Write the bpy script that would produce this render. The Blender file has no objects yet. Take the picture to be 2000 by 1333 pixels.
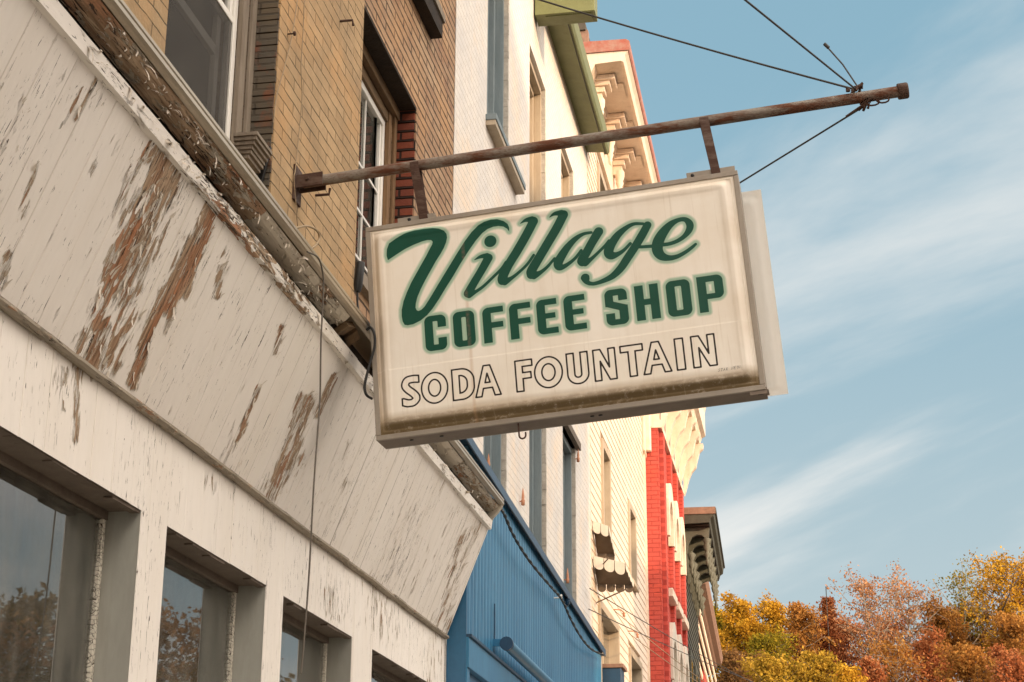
import bpy, math, random
import numpy as np
from mathutils import Vector
random.seed(7); RNG = np.random.default_rng(7)
sc = bpy.context.scene
# ------------------------------------------------------------------ camera
CD, CZ = 2.5, 1.6
FPX, PITCH, YAW, ROLL = 3306.1, math.radians(18.8865), math.radians(10.0402), math.radians(0.2531)
Fw = np.array([-math.sin(YAW)*math.cos(PITCH), math.cos(YAW)*math.cos(PITCH), math.sin(PITCH)])
R0 = np.array([math.cos(YAW), math.sin(YAW), 0.0]); U0 = np.cross(R0, Fw)
Rt = R0*math.cos(ROLL)+U0*math.sin(ROLL); Up = -R0*math.sin(ROLL)+U0*math.cos(ROLL)
CAM = np.array([CD, 0.0, CZ])
cd = bpy.data.cameras.new('camera'); cam = bpy.data.objects.new('camera', cd); sc.collection.objects.link(cam)
from mathutils import Matrix
M = Matrix(((Rt[0], Up[0], -Fw[0], CD), (Rt[1], Up[1], -Fw[1], 0), (Rt[2], Up[2], -Fw[2], CZ), (0, 0, 0, 1)))
cam.matrix_world = M
cd.sensor_width = 36; cd.lens = 36*FPX/2000; cd.clip_end = 3000; cd.clip_start = .05
sc.camera = cam
# ------------------------------------------------------------------ world, sun, exposure
SUN_EL, SUN_ROT = math.radians(14), math.radians(128)
w = bpy.data.worlds.new('World'); sc.world = w; w.use_nodes = True
nt = w.node_tree; nt.nodes.clear()
def N(t, ty, **k):
    n = t.nodes.new(ty)
    for a, b in k.items(): setattr(n, a, b)
    return n
def world():
    L = nt.links.new
    out = N(nt, 'ShaderNodeOutputWorld'); bg = N(nt, 'ShaderNodeBackground')
    sky = N(nt, 'ShaderNodeTexSky', sky_type='NISHITA', sun_disc=False)
    sky.sun_elevation = SUN_EL; sky.sun_rotation = SUN_ROT; sky.air_density = 1.0; sky.dust_density = 1.4; sky.ozone_density = 1.2
    tc = N(nt, 'ShaderNodeTexCoord'); sx = N(nt, 'ShaderNodeSeparateXYZ'); L(tc.outputs['Generated'], sx.inputs[0])
    def mth(op, a, b=None):
        m = N(nt, 'ShaderNodeMath', operation=op)
        for i, v in enumerate((a, b)):
            if v is None: continue
            if isinstance(v, (int, float)): m.inputs[i].default_value = v
            else: L(v, m.inputs[i])
        return m.outputs[0]
    zz = mth('ADD', mth('MAXIMUM', sx.outputs[2], 0.0), 0.16)
    cx = mth('DIVIDE', sx.outputs[0], zz); cy = mth('DIVIDE', sx.outputs[1], zz)
    cb = N(nt, 'ShaderNodeCombineXYZ'); L(cx, cb.inputs[0]); L(cy, cb.inputs[1])
    rt = N(nt, 'ShaderNodeMapping'); L(cb.outputs[0], rt.inputs[0]); rt.inputs['Rotation'].default_value = (0, 0, math.radians(44))
    mp = N(nt, 'ShaderNodeMapping'); L(rt.outputs[0], mp.inputs[0])
    mp.inputs['Scale'].default_value = (.42, 1.05, 1)
    mp.inputs['Location'].default_value = (1.35, 0.5, 0)
    n1 = N(nt, 'ShaderNodeTexNoise'); n1.inputs['Scale'].default_value = 1.15; n1.inputs['Detail'].default_value = 8
    n1.inputs['Roughness'].default_value = .56; n1.inputs['Distortion'].default_value = .6; L(mp.outputs[0], n1.inputs['Vector'])
    r1 = N(nt, 'ShaderNodeMapRange'); r1.inputs['From Min'].default_value = .42; r1.inputs['From Max'].default_value = .64; r1.interpolation_type = 'SMOOTHSTEP'
    L(n1.outputs[0], r1.inputs[0])
    cloud = mth('MULTIPLY', r1.outputs[0], .9)
    mx = N(nt, 'ShaderNodeMix', data_type='RGBA'); L(cloud, mx.inputs[0])
    # tint the blue a little towards teal grey (thin high haze)
    tint = N(nt, 'ShaderNodeMix', data_type='RGBA'); tint.inputs[0].default_value = .84
    L(sky.outputs[0], tint.inputs[6]); tint.inputs[7].default_value = (2.2, 3.80, 4.70, 1)
    lo = N(nt, 'ShaderNodeMapRange', interpolation_type='SMOOTHSTEP'); lo.inputs['From Min'].default_value = .50; lo.inputs['From Max'].default_value = .04; lo.inputs['To Max'].default_value = .75; L(sx.outputs[2], lo.inputs[0])
    hz = N(nt, 'ShaderNodeMix', data_type='RGBA'); L(lo.outputs[0], hz.inputs[0]); L(tint.outputs[2], hz.inputs[6]); hz.inputs[7].default_value = (4.5, 5.0, 5.0, 1)
    L(hz.outputs[2], mx.inputs[6]); mx.inputs[7].default_value = (6.6, 6.6, 6.4, 1)
    # bright warm evening haze round the low sun, behind the viewer
    dn = N(nt, 'ShaderNodeVectorMath', operation='DOT_PRODUCT'); L(tc.outputs['Generated'], dn.inputs[0])
    dn.inputs[1].default_value = (math.sin(SUN_ROT)*math.cos(SUN_EL), math.cos(SUN_ROT)*math.cos(SUN_EL), math.sin(SUN_EL))
    gl = N(nt, 'ShaderNodeMapRange', interpolation_type='SMOOTHSTEP'); gl.inputs['From Min'].default_value = -.25; gl.inputs['From Max'].default_value = 1.0
    L(dn.outputs['Value'], gl.inputs[0])
    ad = N(nt, 'ShaderNodeMix', data_type='RGBA', blend_type='ADD'); L(gl.outputs[0], ad.inputs[0])
    L(mx.outputs[2], ad.inputs[6]); ad.inputs[7].default_value = (30.0, 25.0, 20.5, 1)
    L(ad.outputs[2], bg.inputs[0]); bg.inputs[1].default_value = .1
    L(bg.outputs[0], out.inputs[0])
world()
sd = bpy.data.lights.new('sun', 'SUN'); sd.energy = 2.95; sd.angle = math.radians(.8); sd.color = (1.0, .69, .42)
so = bpy.data.objects.new('sun', sd); sc.collection.objects.link(so)
so.rotation_euler = Vector((math.sin(SUN_ROT)*math.cos(SUN_EL), math.cos(SUN_ROT)*math.cos(SUN_EL), math.sin(SUN_EL))).to_track_quat('Z', 'Y').to_euler()
so.location = (30, -25, 30)
sc.view_settings.view_transform = 'Standard'; sc.view_settings.look = 'None'; sc.view_settings.gamma = 1.0; sc.view_settings.exposure = 0.42
sc.render.engine = 'CYCLES'
try:
    sc.cycles.max_bounces = 8; sc.cycles.transparent_max_bounces = 12; sc.cycles.use_denoising = True
except Exception: pass
# ------------------------------------------------------------------ geometry helpers
def ray(px, py): return Rt*(px-1000)/FPX-Up*(py-666.5)/FPX+Fw
def ax(px, py, X): d = ray(px, py); t = (X-CD)/d[0]; return CAM+d*t          # point of a plane x = X
def ay(px, py, Y): d = ray(px, py); t = Y/d[1]; return CAM+d*t               # point of a plane y = Y
def apl(px, py, o, n): d = ray(px, py); t = ((o-CAM)@n)/(d@n); return CAM+d*t
class MB:
    def __init__(s): s.v = []; s.f = []; s.s = []
    def add(s, vs, fs, smooth=False):
        b = len(s.v); s.v += [tuple(map(float, p)) for p in vs]; s.f += [tuple(b+i for i in q) for q in fs]; s.s += [smooth]*len(fs); return s
    def box(s, x0, x1, y0, y1, z0, z1):
        vs = [(x, y, z) for x in (x0, x1) for y in (y0, y1) for z in (z0, z1)]
        return s.add(vs, [(0, 1, 3, 2), (4, 6, 7, 5), (0, 4, 5, 1), (2, 3, 7, 6), (0, 2, 6, 4), (1, 5, 7, 3)])
    def obox(s, c, a, b, d):   # centre and three half-axis vectors
        c, a, b, d = map(np.array, (c, a, b, d))
        vs = [c+i*a+j*b+k*d for i in (-1, 1) for j in (-1, 1) for k in (-1, 1)]
        return s.add(vs, [(0, 1, 3, 2), (4, 6, 7, 5), (0, 4, 5, 1), (2, 3, 7, 6), (0, 2, 6, 4), (1, 5, 7, 3)])
    def extr(s, prof, y0, y1, smooth=False):   # closed (x,z) profile along y
        n = len(prof); vs = [(p[0], y0, p[1]) for p in prof]+[(p[0], y1, p[1]) for p in prof]
        s.add(vs, [(i, (i+1) % n, n+(i+1) % n, n+i) for i in range(n)], smooth)
        return s.add(vs, [tuple(range(n))[::-1], tuple(range(n, 2*n))])
    def extrx(s, prof, x0, x1):   # closed (y,z) profile along x
        n = len(prof); vs = [(x0, p[0], p[1]) for p in prof]+[(x1, p[0], p[1]) for p in prof]
        return s.add(vs, [(i, (i+1) % n, n+(i+1) % n, n+i) for i in range(n)]+[tuple(range(n))[::-1], tuple(range(n, 2*n))])
    def tube(s, pts, r, k=8, cap=True):
        pts = [np.array(p, float) for p in pts]; n = len(pts); rr = r if hasattr(r, '__len__') else [r]*n
        vs = []; prev = None
        for i, p in enumerate(pts):
            t = pts[min(i+1, n-1)]-pts[max(i-1, 0)]; t /= np.linalg.norm(t)+1e-9
            a = np.cross(t, (0, 0, 1) if abs(t[2]) < .9 else (1, 0, 0)) if prev is None else prev-t*(prev@t)
            a /= np.linalg.norm(a)+1e-9; prev = a; b = np.cross(t, a)
            vs += [p+rr[i]*(a*math.cos(2*math.pi*j/k)+b*math.sin(2*math.pi*j/k)) for j in range(k)]
        fs = [(i*k+j, i*k+(j+1) % k, (i+1)*k+(j+1) % k, (i+1)*k+j) for i in range(n-1) for j in range(k)]
        s.add(vs, fs, True)
        if cap: s.add(vs[:k], [tuple(range(k))[::-1]]); s.add(vs[-k:], [tuple(range(k))])
        return s
    def lathe(s, c, prof, k=12, ax_=(0, 0, 1)):   # prof: (r, h) along axis
        A = np.array(ax_, float); A /= np.linalg.norm(A); a = np.cross(A, (0, 0, 1) if abs(A[2]) < .9 else (1, 0, 0)); a /= np.linalg.norm(a); b = np.cross(A, a)
        vs = [np.array(c)+A*h+r*(a*math.cos(2*math.pi*j/k)+b*math.sin(2*math.pi*j/k)) for r, h in prof for j in range(k)]
        n = len(prof)
        return s.add(vs, [(i*k+j, i*k+(j+1) % k, (i+1)*k+(j+1) % k, (i+1)*k+j) for i in range(n-1) for j in range(k)], True)
    def split(s, name, m, parent=None, bevel=0, tol=.004):
        """one object for every separate (not touching) piece"""
        n = len(s.v); par = list(range(n))
        def fd(a):
            while par[a] != a: par[a] = par[par[a]]; a = par[a]
            return a
        for f in s.f:
            for a in f[1:]: par[fd(a)] = fd(f[0])
        gr = {}
        for i, f in enumerate(s.f): gr.setdefault(fd(f[0]), []).append(i)
        for fs in gr.values():
            mb = MB(); mp = {}
            for i in fs:
                for a in s.f[i]: mp.setdefault(a, len(mp))
                mb.f.append(tuple(mp[a] for a in s.f[i])); mb.s.append(s.s[i])
            mb.v = [s.v[a] for a in mp]; mb.build(name, m, parent, bevel)
    def build(s, name, m, parent=None, bevel=0, **kw):
        me = bpy.data.meshes.new(name); me.from_pydata(s.v, [], s.f); me.update()
        if any(s.s): me.polygons.foreach_set('use_smooth', s.s)
        return link(name, me, m, parent, bevel)
def link(name, me, m, parent=None, bevel=0):
    o = bpy.data.objects.new(name, me); sc.collection.objects.link(o); me.materials.append(m)
    if parent is not None:
        o.parent = parent
        b = Vector((0, 0, 0)); p = parent
        while p is not None: b += p.location; p = p.parent
        o.location = -b
    if bevel:
        md = o.modifiers.new('bevel', 'BEVEL'); md.width = bevel; md.segments = 2; md.limit_method = 'ANGLE'
    return o
def tag(o, label, cat, group=None, kind=None):
    if label: o['label'] = label
    if cat: o['category'] = cat
    if group: o['group'] = group
    if kind: o['kind'] = kind
    return o
def thing(name, loc, label, cat, group=None):
    o = bpy.data.objects.new(name, None); o.empty_display_size = .2; o.location = loc; sc.collection.objects.link(o)
    return tag(o, label, cat, group)
def arr(vs, fs, name, m, parent=None, attrs=None, smooth=True):
    me = bpy.data.meshes.new(name); vs = np.asarray(vs, np.float32); fs = np.asarray(fs, np.int32)
    me.vertices.add(len(vs)); me.vertices.foreach_set('co', vs.ravel())
    k = fs.shape[1]; me.loops.add(fs.size); me.loops.foreach_set('vertex_index', fs.ravel())
    me.polygons.add(len(fs)); me.polygons.foreach_set('loop_start', np.arange(0, fs.size, k)); me.polygons.foreach_set('loop_total', np.full(len(fs), k))
    me.polygons.foreach_set('use_smooth', np.full(len(fs), smooth)); me.update(calc_edges=True)
    for a, d in (attrs or {}).items():
        d = np.asarray(d, np.float32); t = 'FLOAT' if d.ndim == 1 else 'FLOAT_VECTOR'
        at = me.attributes.new(a, t, 'POINT'); at.data.foreach_set('value' if d.ndim == 1 else 'vector', d.ravel())
    return link(name, me, m, parent)
def gridf(nu, nv):
    i, j = np.meshgrid(np.arange(nu-1), np.arange(nv-1), indexing='ij'); a = (i*nv+j).ravel()
    return np.stack([a, a+nv, a+nv+1, a+1], 1)
# ------------------------------------------------------------------ material helpers
class G:
    def __init__(s, name):
        s.m = bpy.data.materials.new(name); s.m.use_nodes = True; s.t = s.m.node_tree
        s.b = s.t.nodes['Principled BSDF']; s.L = s.t.links.new; s.tc = N(s.t, 'ShaderNodeTexCoord').outputs['Object']
    def sock(s, i, v):
        if v is None: return
        if isinstance(v, (int, float)): i.default_value = v
        elif isinstance(v, tuple): i.default_value = v if len(v) == len(i.default_value) else (*v, 1)
        else: s.L(v, i)
    def mul(s, v, k): m = N(s.t, 'ShaderNodeMapping'); s.L(v, m.inputs[0]); m.inputs['Scale'].default_value = k; return m.outputs[0]
    def shift(s, v, k): m = N(s.t, 'ShaderNodeMapping'); s.L(v, m.inputs[0]); m.inputs['Location'].default_value = k; return m.outputs[0]
    def noise(s, v, sc_, det=5, rough=.55, dist=0.0):
        n = N(s.t, 'ShaderNodeTexNoise'); s.L(v, n.inputs['Vector']); n.inputs['Scale'].default_value = sc_; n.inputs['Detail'].default_value = det
        n.inputs['Roughness'].default_value = rough; n.inputs['Distortion'].default_value = dist; return n.outputs[0]
    def vor(s, v, sc_, feat='DISTANCE_TO_EDGE'): n = N(s.t, 'ShaderNodeTexVoronoi', feature=feat); s.L(v, n.inputs['Vector']); n.inputs['Scale'].default_value = sc_; return n.outputs[0]
    def rng(s, v, a, b, c=0.0, d=1.0, smooth=False):
        n = N(s.t, 'ShaderNodeMapRange'); n.inputs[1].default_value = a; n.inputs[2].default_value = b; n.inputs[3].default_value = c; n.inputs[4].default_value = d
        if smooth: n.interpolation_type = 'SMOOTHSTEP'
        s.L(v, n.inputs[0]); return n.outputs[0]
    def mt(s, op, a, b=None, c=None):
        n = N(s.t, 'ShaderNodeMath', operation=op)
        for i, v in enumerate((a, b, c)): s.sock(n.inputs[i], v)
        return n.outputs[0]
    def mix(s, f, a, b, mode='MIX'):
        n = N(s.t, 'ShaderNodeMix', data_type='RGBA', blend_type=mode); s.sock(n.inputs[0], f); s.sock(n.inputs[6], a); s.sock(n.inputs[7], b); return n.outputs[2]
    def attr(s, nm, vec=False): n = N(s.t, 'ShaderNodeAttribute', attribute_name=nm); return n.outputs['Vector' if vec else 'Fac']
    def sep(s, v): n = N(s.t, 'ShaderNodeSeparateXYZ'); s.L(v, n.inputs[0]); return n.outputs
    def comb(s, a, b, c=0.0):
        n = N(s.t, 'ShaderNodeCombineXYZ')
        for i, v in enumerate((a, b, c)): s.sock(n.inputs[i], v)
        return n.outputs[0]
    def bump(s, h, dist=.01, st=1.0, prev=None):
        n = N(s.t, 'ShaderNodeBump'); n.inputs['Distance'].default_value = dist; n.inputs['Strength'].default_value = st; s.L(h, n.inputs['Height'])
        if prev is not None: s.L(prev, n.inputs['Normal'])
        return n.outputs[0]
    def done(s, col, rough=.7, normal=None, metal=0.0, spec=.35):
        s.sock(s.b.inputs['Base Color'], col); s.sock(s.b.inputs['Roughness'], rough); s.sock(s.b.inputs['Metallic'], metal)
        s.b.inputs['Specular IOR Level'].default_value = spec
        if normal is not None: s.L(normal, s.b.inputs['Normal'])
        return s.m
def simple(name, col, col2=None, scale=6, rough=.7, bump=.004, metal=0.0, stretch=(1, 1, 1), spec=.35, lo=.35, hi=.68):
    g = G(name); v = g.mul(g.tc, stretch); n = g.noise(v, scale, 8, .62); f = g.rng(n, lo, hi)
    fine = g.noise(v, scale*9, 3, .6)
    c = g.mix(f, col, col2 or tuple(x*.8 for x in col)); c = g.mix(g.rng(fine, .3, .75, 0, .35), c, tuple(x*.72 for x in col)); dr = g.noise(g.mul(g.tc, (9, 9, .9)), 1, 5, .65); c = g.mix(g.rng(dr, .50, .70, 0, .38), c, tuple(x*y for x, y in zip(col, (.62, .58, .52)))); dr2 = g.noise(g.tc, .9, 4, .6); c = g.mix(g.rng(dr2, .45, .7, 0, .25), c, tuple(min(1, x*1.12+.015) for x in col))
    return g.done(c, rough, g.bump(g.mt('ADD', n, g.mt('MULTIPLY', fine, .35)), bump), metal, spec)
def peel_mat(name, paint, use_attr=True, along=0, amount=0.0, crackle=1.0, coords=None, grime=.25):
    """aged white paint over old boards. coords: x across the boards, y along them (metres)"""
    g = G(name); v = g.attr('pc', True) if coords is None else coords(g)
    bias = g.attr('peel') if use_attr else None
    a = g.noise(g.mul(v, (50, 8.5, 1)), 1, 9, .70, .35)
    b = g.noise(g.mul(v, (9, 2.2, 1)), 1, 4, .6)
    a = g.rng(a, .30, .70); b = g.rng(b, .30, .70)
    vv = N(g.t, 'ShaderNodeVectorMath', operation='MULTIPLY_ADD'); nz = N(g.t, 'ShaderNodeTexNoise'); g.L(g.mul(v, (40, 14, 1)), nz.inputs['Vector']); nz.inputs['Scale'].default_value = 1; nz.inputs['Detail'].default_value = 4
    g.L(nz.outputs['Color'], vv.inputs[0]); vv.inputs[1].default_value = (1.3, 1.3, 0); g.L(g.mul(v, (44, 13, 1)), vv.inputs[2])
    vc = N(g.t, 'ShaderNodeTexVoronoi', feature='F1', voronoi_dimensions='2D'); g.L(vv.outputs[0], vc.inputs['Vector']); vc.inputs['Scale'].default_value = 1; cell = g.sep(vc.outputs['Color'])[0]
    base = g.mt('ADD', g.mt('ADD', g.mt('MULTIPLY', a, .40), g.mt('MULTIPLY', b, .26)), g.mt('MULTIPLY', cell, .34))
    if bias is not None: base = g.mt('ADD', base, g.mt('MULTIPLY', bias, .37))
    base = g.mt('ADD', base, amount)
    bare = g.rng(base, .895, .91)
    primer = g.rng(base, .83, .845)
    # thin dark splits that run with the grain, crowded in some places
    c1 = g.noise(g.mul(v, (92, 9, 1)), 1, 5, .72, .8); crowd = g.noise(g.mul(v, (1.9, 1.3, 1)), 1, 4, .6)
    thr = g.mt('ADD', c1, g.mt('MULTIPLY', g.rng(crowd, .36, .66), .075*crackle))
    if bias is not None: thr = g.mt('ADD', thr, g.mt('MULTIPLY', bias, .05))
    split = g.rng(thr, .678, .688)
    lip = g.rng(base, .77, .845)                       # lifted edge of the paint film
    wn = g.noise(g.mul(v, (70, 3, 1)), 1, 6, .6); wn2 = g.noise(g.mul(v, (7, 1.3, 1)), 1, 2, .5)
    wood = g.mix(g.rng(wn2, .48, .62), (.52, .385, .26), (.46, .20, .095)); wood = g.mix(g.rng(wn, .35, .65), wood, (.21, .125, .07))
    stain = g.noise(g.mul(v, (3.2, .5, 1)), 1, 6, .6); fine = g.noise(g.mul(v, (26, 5, 1)), 1, 5, .6)
    pc = g.mix(g.rng(stain, .42, .72, 0, grime), paint, tuple(x*y for x, y in zip(paint, (.82, .77, .68))))
    pc = g.mix(g.rng(fine, .45, .8, 0, .22), pc, tuple(x*.74 for x in paint))
    c = g.mix(primer, pc, (.46, .385, .29)); c = g.mix(bare, c, wood); c = g.mix(split, c, (.06, .036, .022))
    if use_attr: c = g.mix(g.attr('seam'), c, (.13, .10, .07))
    h = g.mt('SUBTRACT', g.mt('MULTIPLY', lip, .5), g.mt('MULTIPLY', bare, 1.6)); h = g.mt('SUBTRACT', h, g.mt('MULTIPLY', split, .9))
    h = g.mt('ADD', h, g.mt('MULTIPLY', fine, .5)); h = g.mt('ADD', h, g.mt('MULTIPLY', g.mt('MULTIPLY', bare, wn), .8))
    return g.done(c, .62, g.bump(h, .007), 0, .3)
def brick_mat(name, c1, c2, mortar, axes='yz', bw=.215, rh=.071, ms=.006, patch=None, joint=.55, bump=.006, wob=.006):
    g = G(name); s_ = g.sep(g.tc); u = s_[{'x': 0, 'y': 1}[axes[0]]]
    v = g.comb(u, s_[2], 0.0); wv = N(g.t, 'ShaderNodeVectorMath', operation='MULTIPLY_ADD')
    nn = N(g.t, 'ShaderNodeTexNoise'); g.L(v, nn.inputs['Vector']); nn.inputs['Scale'].default_value = 9; g.L(nn.outputs['Color'], wv.inputs[0]); wv.inputs[1].default_value = (wob, wob, 0); g.L(v, wv.inputs[2])
    b = N(g.t, 'ShaderNodeTexBrick'); g.L(wv.outputs[0], b.inputs['Vector']); b.inputs['Scale'].default_value = 1; b.inputs['Brick Width'].default_value = bw; b.inputs['Row Height'].default_value = rh
    b.inputs['Mortar Size'].default_value = ms; b.inputs['Mortar Smooth'].default_value = .35; b.inputs['Bias'].default_value = 0
    g.sock(b.inputs['Color1'], c1); g.sock(b.inputs['Color2'], c2); g.sock(b.inputs['Mortar'], mortar)
    big = g.noise(g.tc, 2.1, 6, .6); fine = g.noise(g.tc, 38, 5, .65); mid = g.noise(g.tc, 11, 5, .6)
    jf = g.mt('MULTIPLY', b.outputs['Fac'], g.rng(g.noise(g.tc, 6.5, 6, .7), .40, .60, 1-joint, 1.0))
    body = g.mix(g.rng(mid, .35, .7), c1, c2); body = g.mix(.62, body, b.outputs['Color'])
    body = g.mix(g.rng(fine, .4, .8, 0, .45), body, tuple(x*.62 for x in c1))
    if patch: body = g.mix(g.rng(g.mt('ADD', g.mt('MULTIPLY', big, .6), g.mt('MULTIPLY', mid, .4)), patch[1], patch[1]+.06, 0, patch[2] if len(patch) > 2 else .8), body, patch[0])
    body = g.mix(g.rng(big, .42, .62, 0, .5), body, tuple(x*y for x, y in zip(c2, (.74, .78, .86)))); bg2 = g.noise(g.shift(g.tc, (7, 3, 1)), 1.3, 5, .65); body = g.mix(g.rng(bg2, .5, .66, 0, .5), body, tuple(x*y for x, y in zip(c1, (1.08, .88, .66)))); sp = g.noise(g.tc, 90, 3, .7); body = g.mix(g.rng(sp, .62, .72, 0, .5), body, tuple(x*.4 for x in c1))
    col = g.mix(jf, body, mortar)
    h = g.mt('SUBTRACT', g.mt('MULTIPLY', fine, .35), jf)
    return g.done(col, .85, g.bump(h, bump), 0, .2)
def rust_mat(name, grey=(.23, .20, .165), rust=(.12, .045, .022), k=.5):
    g = G(name); v = g.mul(g.tc, (2.2, 8, 8)); n = g.noise(v, 2.2, 8, .68); f = g.rng(n, k-.09, k+.09); fine = g.noise(g.mul(g.tc, (1, 3, 3)), 60, 5, .7)
    c = g.mix(f, grey, rust); c = g.mix(g.rng(fine, .45, .7, 0, .6), c, (.05, .026, .017))
    return g.done(c, g.rng(f, 0, 1, .55, .9), g.bump(fine, .002), 0, .35)
def glass_mat(name, tint=(.9, .95, .95), base=.04, dust=.06):
    g = G(name); t = g.t; t.nodes.remove(g.b); out = [n for n in t.nodes if n.type == 'OUTPUT_MATERIAL'][0]
    fr = N(t, 'ShaderNodeFresnel'); fr.inputs[0].default_value = 1.52; gl = N(t, 'ShaderNodeBsdfGlossy'); gl.inputs['Roughness'].default_value = .012
    tr = N(t, 'ShaderNodeBsdfTransparent'); tr.inputs[0].default_value = (*tint, 1); m1 = N(t, 'ShaderNodeMixShader')
    wob = g.bump(g.noise(g.tc, 1.1, 1, .5), .0012); g.L(wob, gl.inputs['Normal'])
    g.L(g.mt('ADD', g.mt('MULTIPLY', fr.outputs[0], 1.6), base), m1.inputs[0]); g.L(tr.outputs[0], m1.inputs[1]); g.L(gl.outputs[0], m1.inputs[2])
    df = N(t, 'ShaderNodeBsdfDiffuse'); df.inputs[0].default_value = (.36, .34, .29, 1); m2 = N(t, 'ShaderNodeMixShader')
    g.L(g.mt('MULTIPLY', g.rng(g.noise(g.mul(g.tc, (1, 5, 1.2)), 3, 7, .7), .3, .8), dust), m2.inputs[0]); g.L(m1.outputs[0], m2.inputs[1]); g.L(df.outputs[0], m2.inputs[2])
    g.L(m2.outputs[0], out.inputs[0]); return g.m
def leaf_mat(name, cols, tr=.35):
    g = G(name); r = g.attr('leaf_tone'); cr = N(g.t, 'ShaderNodeValToRGB'); g.L(r, cr.inputs[0]); e = cr.color_ramp.elements
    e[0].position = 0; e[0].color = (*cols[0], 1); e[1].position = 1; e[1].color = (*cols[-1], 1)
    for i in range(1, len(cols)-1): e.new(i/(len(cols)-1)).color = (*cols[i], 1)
    g.done(cr.outputs[0], 1.0, None, 0, 0.0)
    out = [n for n in g.t.nodes if n.type == 'OUTPUT_MATERIAL'][0]; tl = N(g.t, 'ShaderNodeBsdfTranslucent'); g.L(cr.outputs[0], tl.inputs[0])
    ms = N(g.t, 'ShaderNodeMixShader'); ms.inputs[0].default_value = tr; g.L(g.b.outputs[0], ms.inputs[1]); g.L(tl.outputs[0], ms.inputs[2]); g.L(ms.outputs[0], out.inputs[0])
    return g.m
WHITE = (.83, .785, .725)
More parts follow.
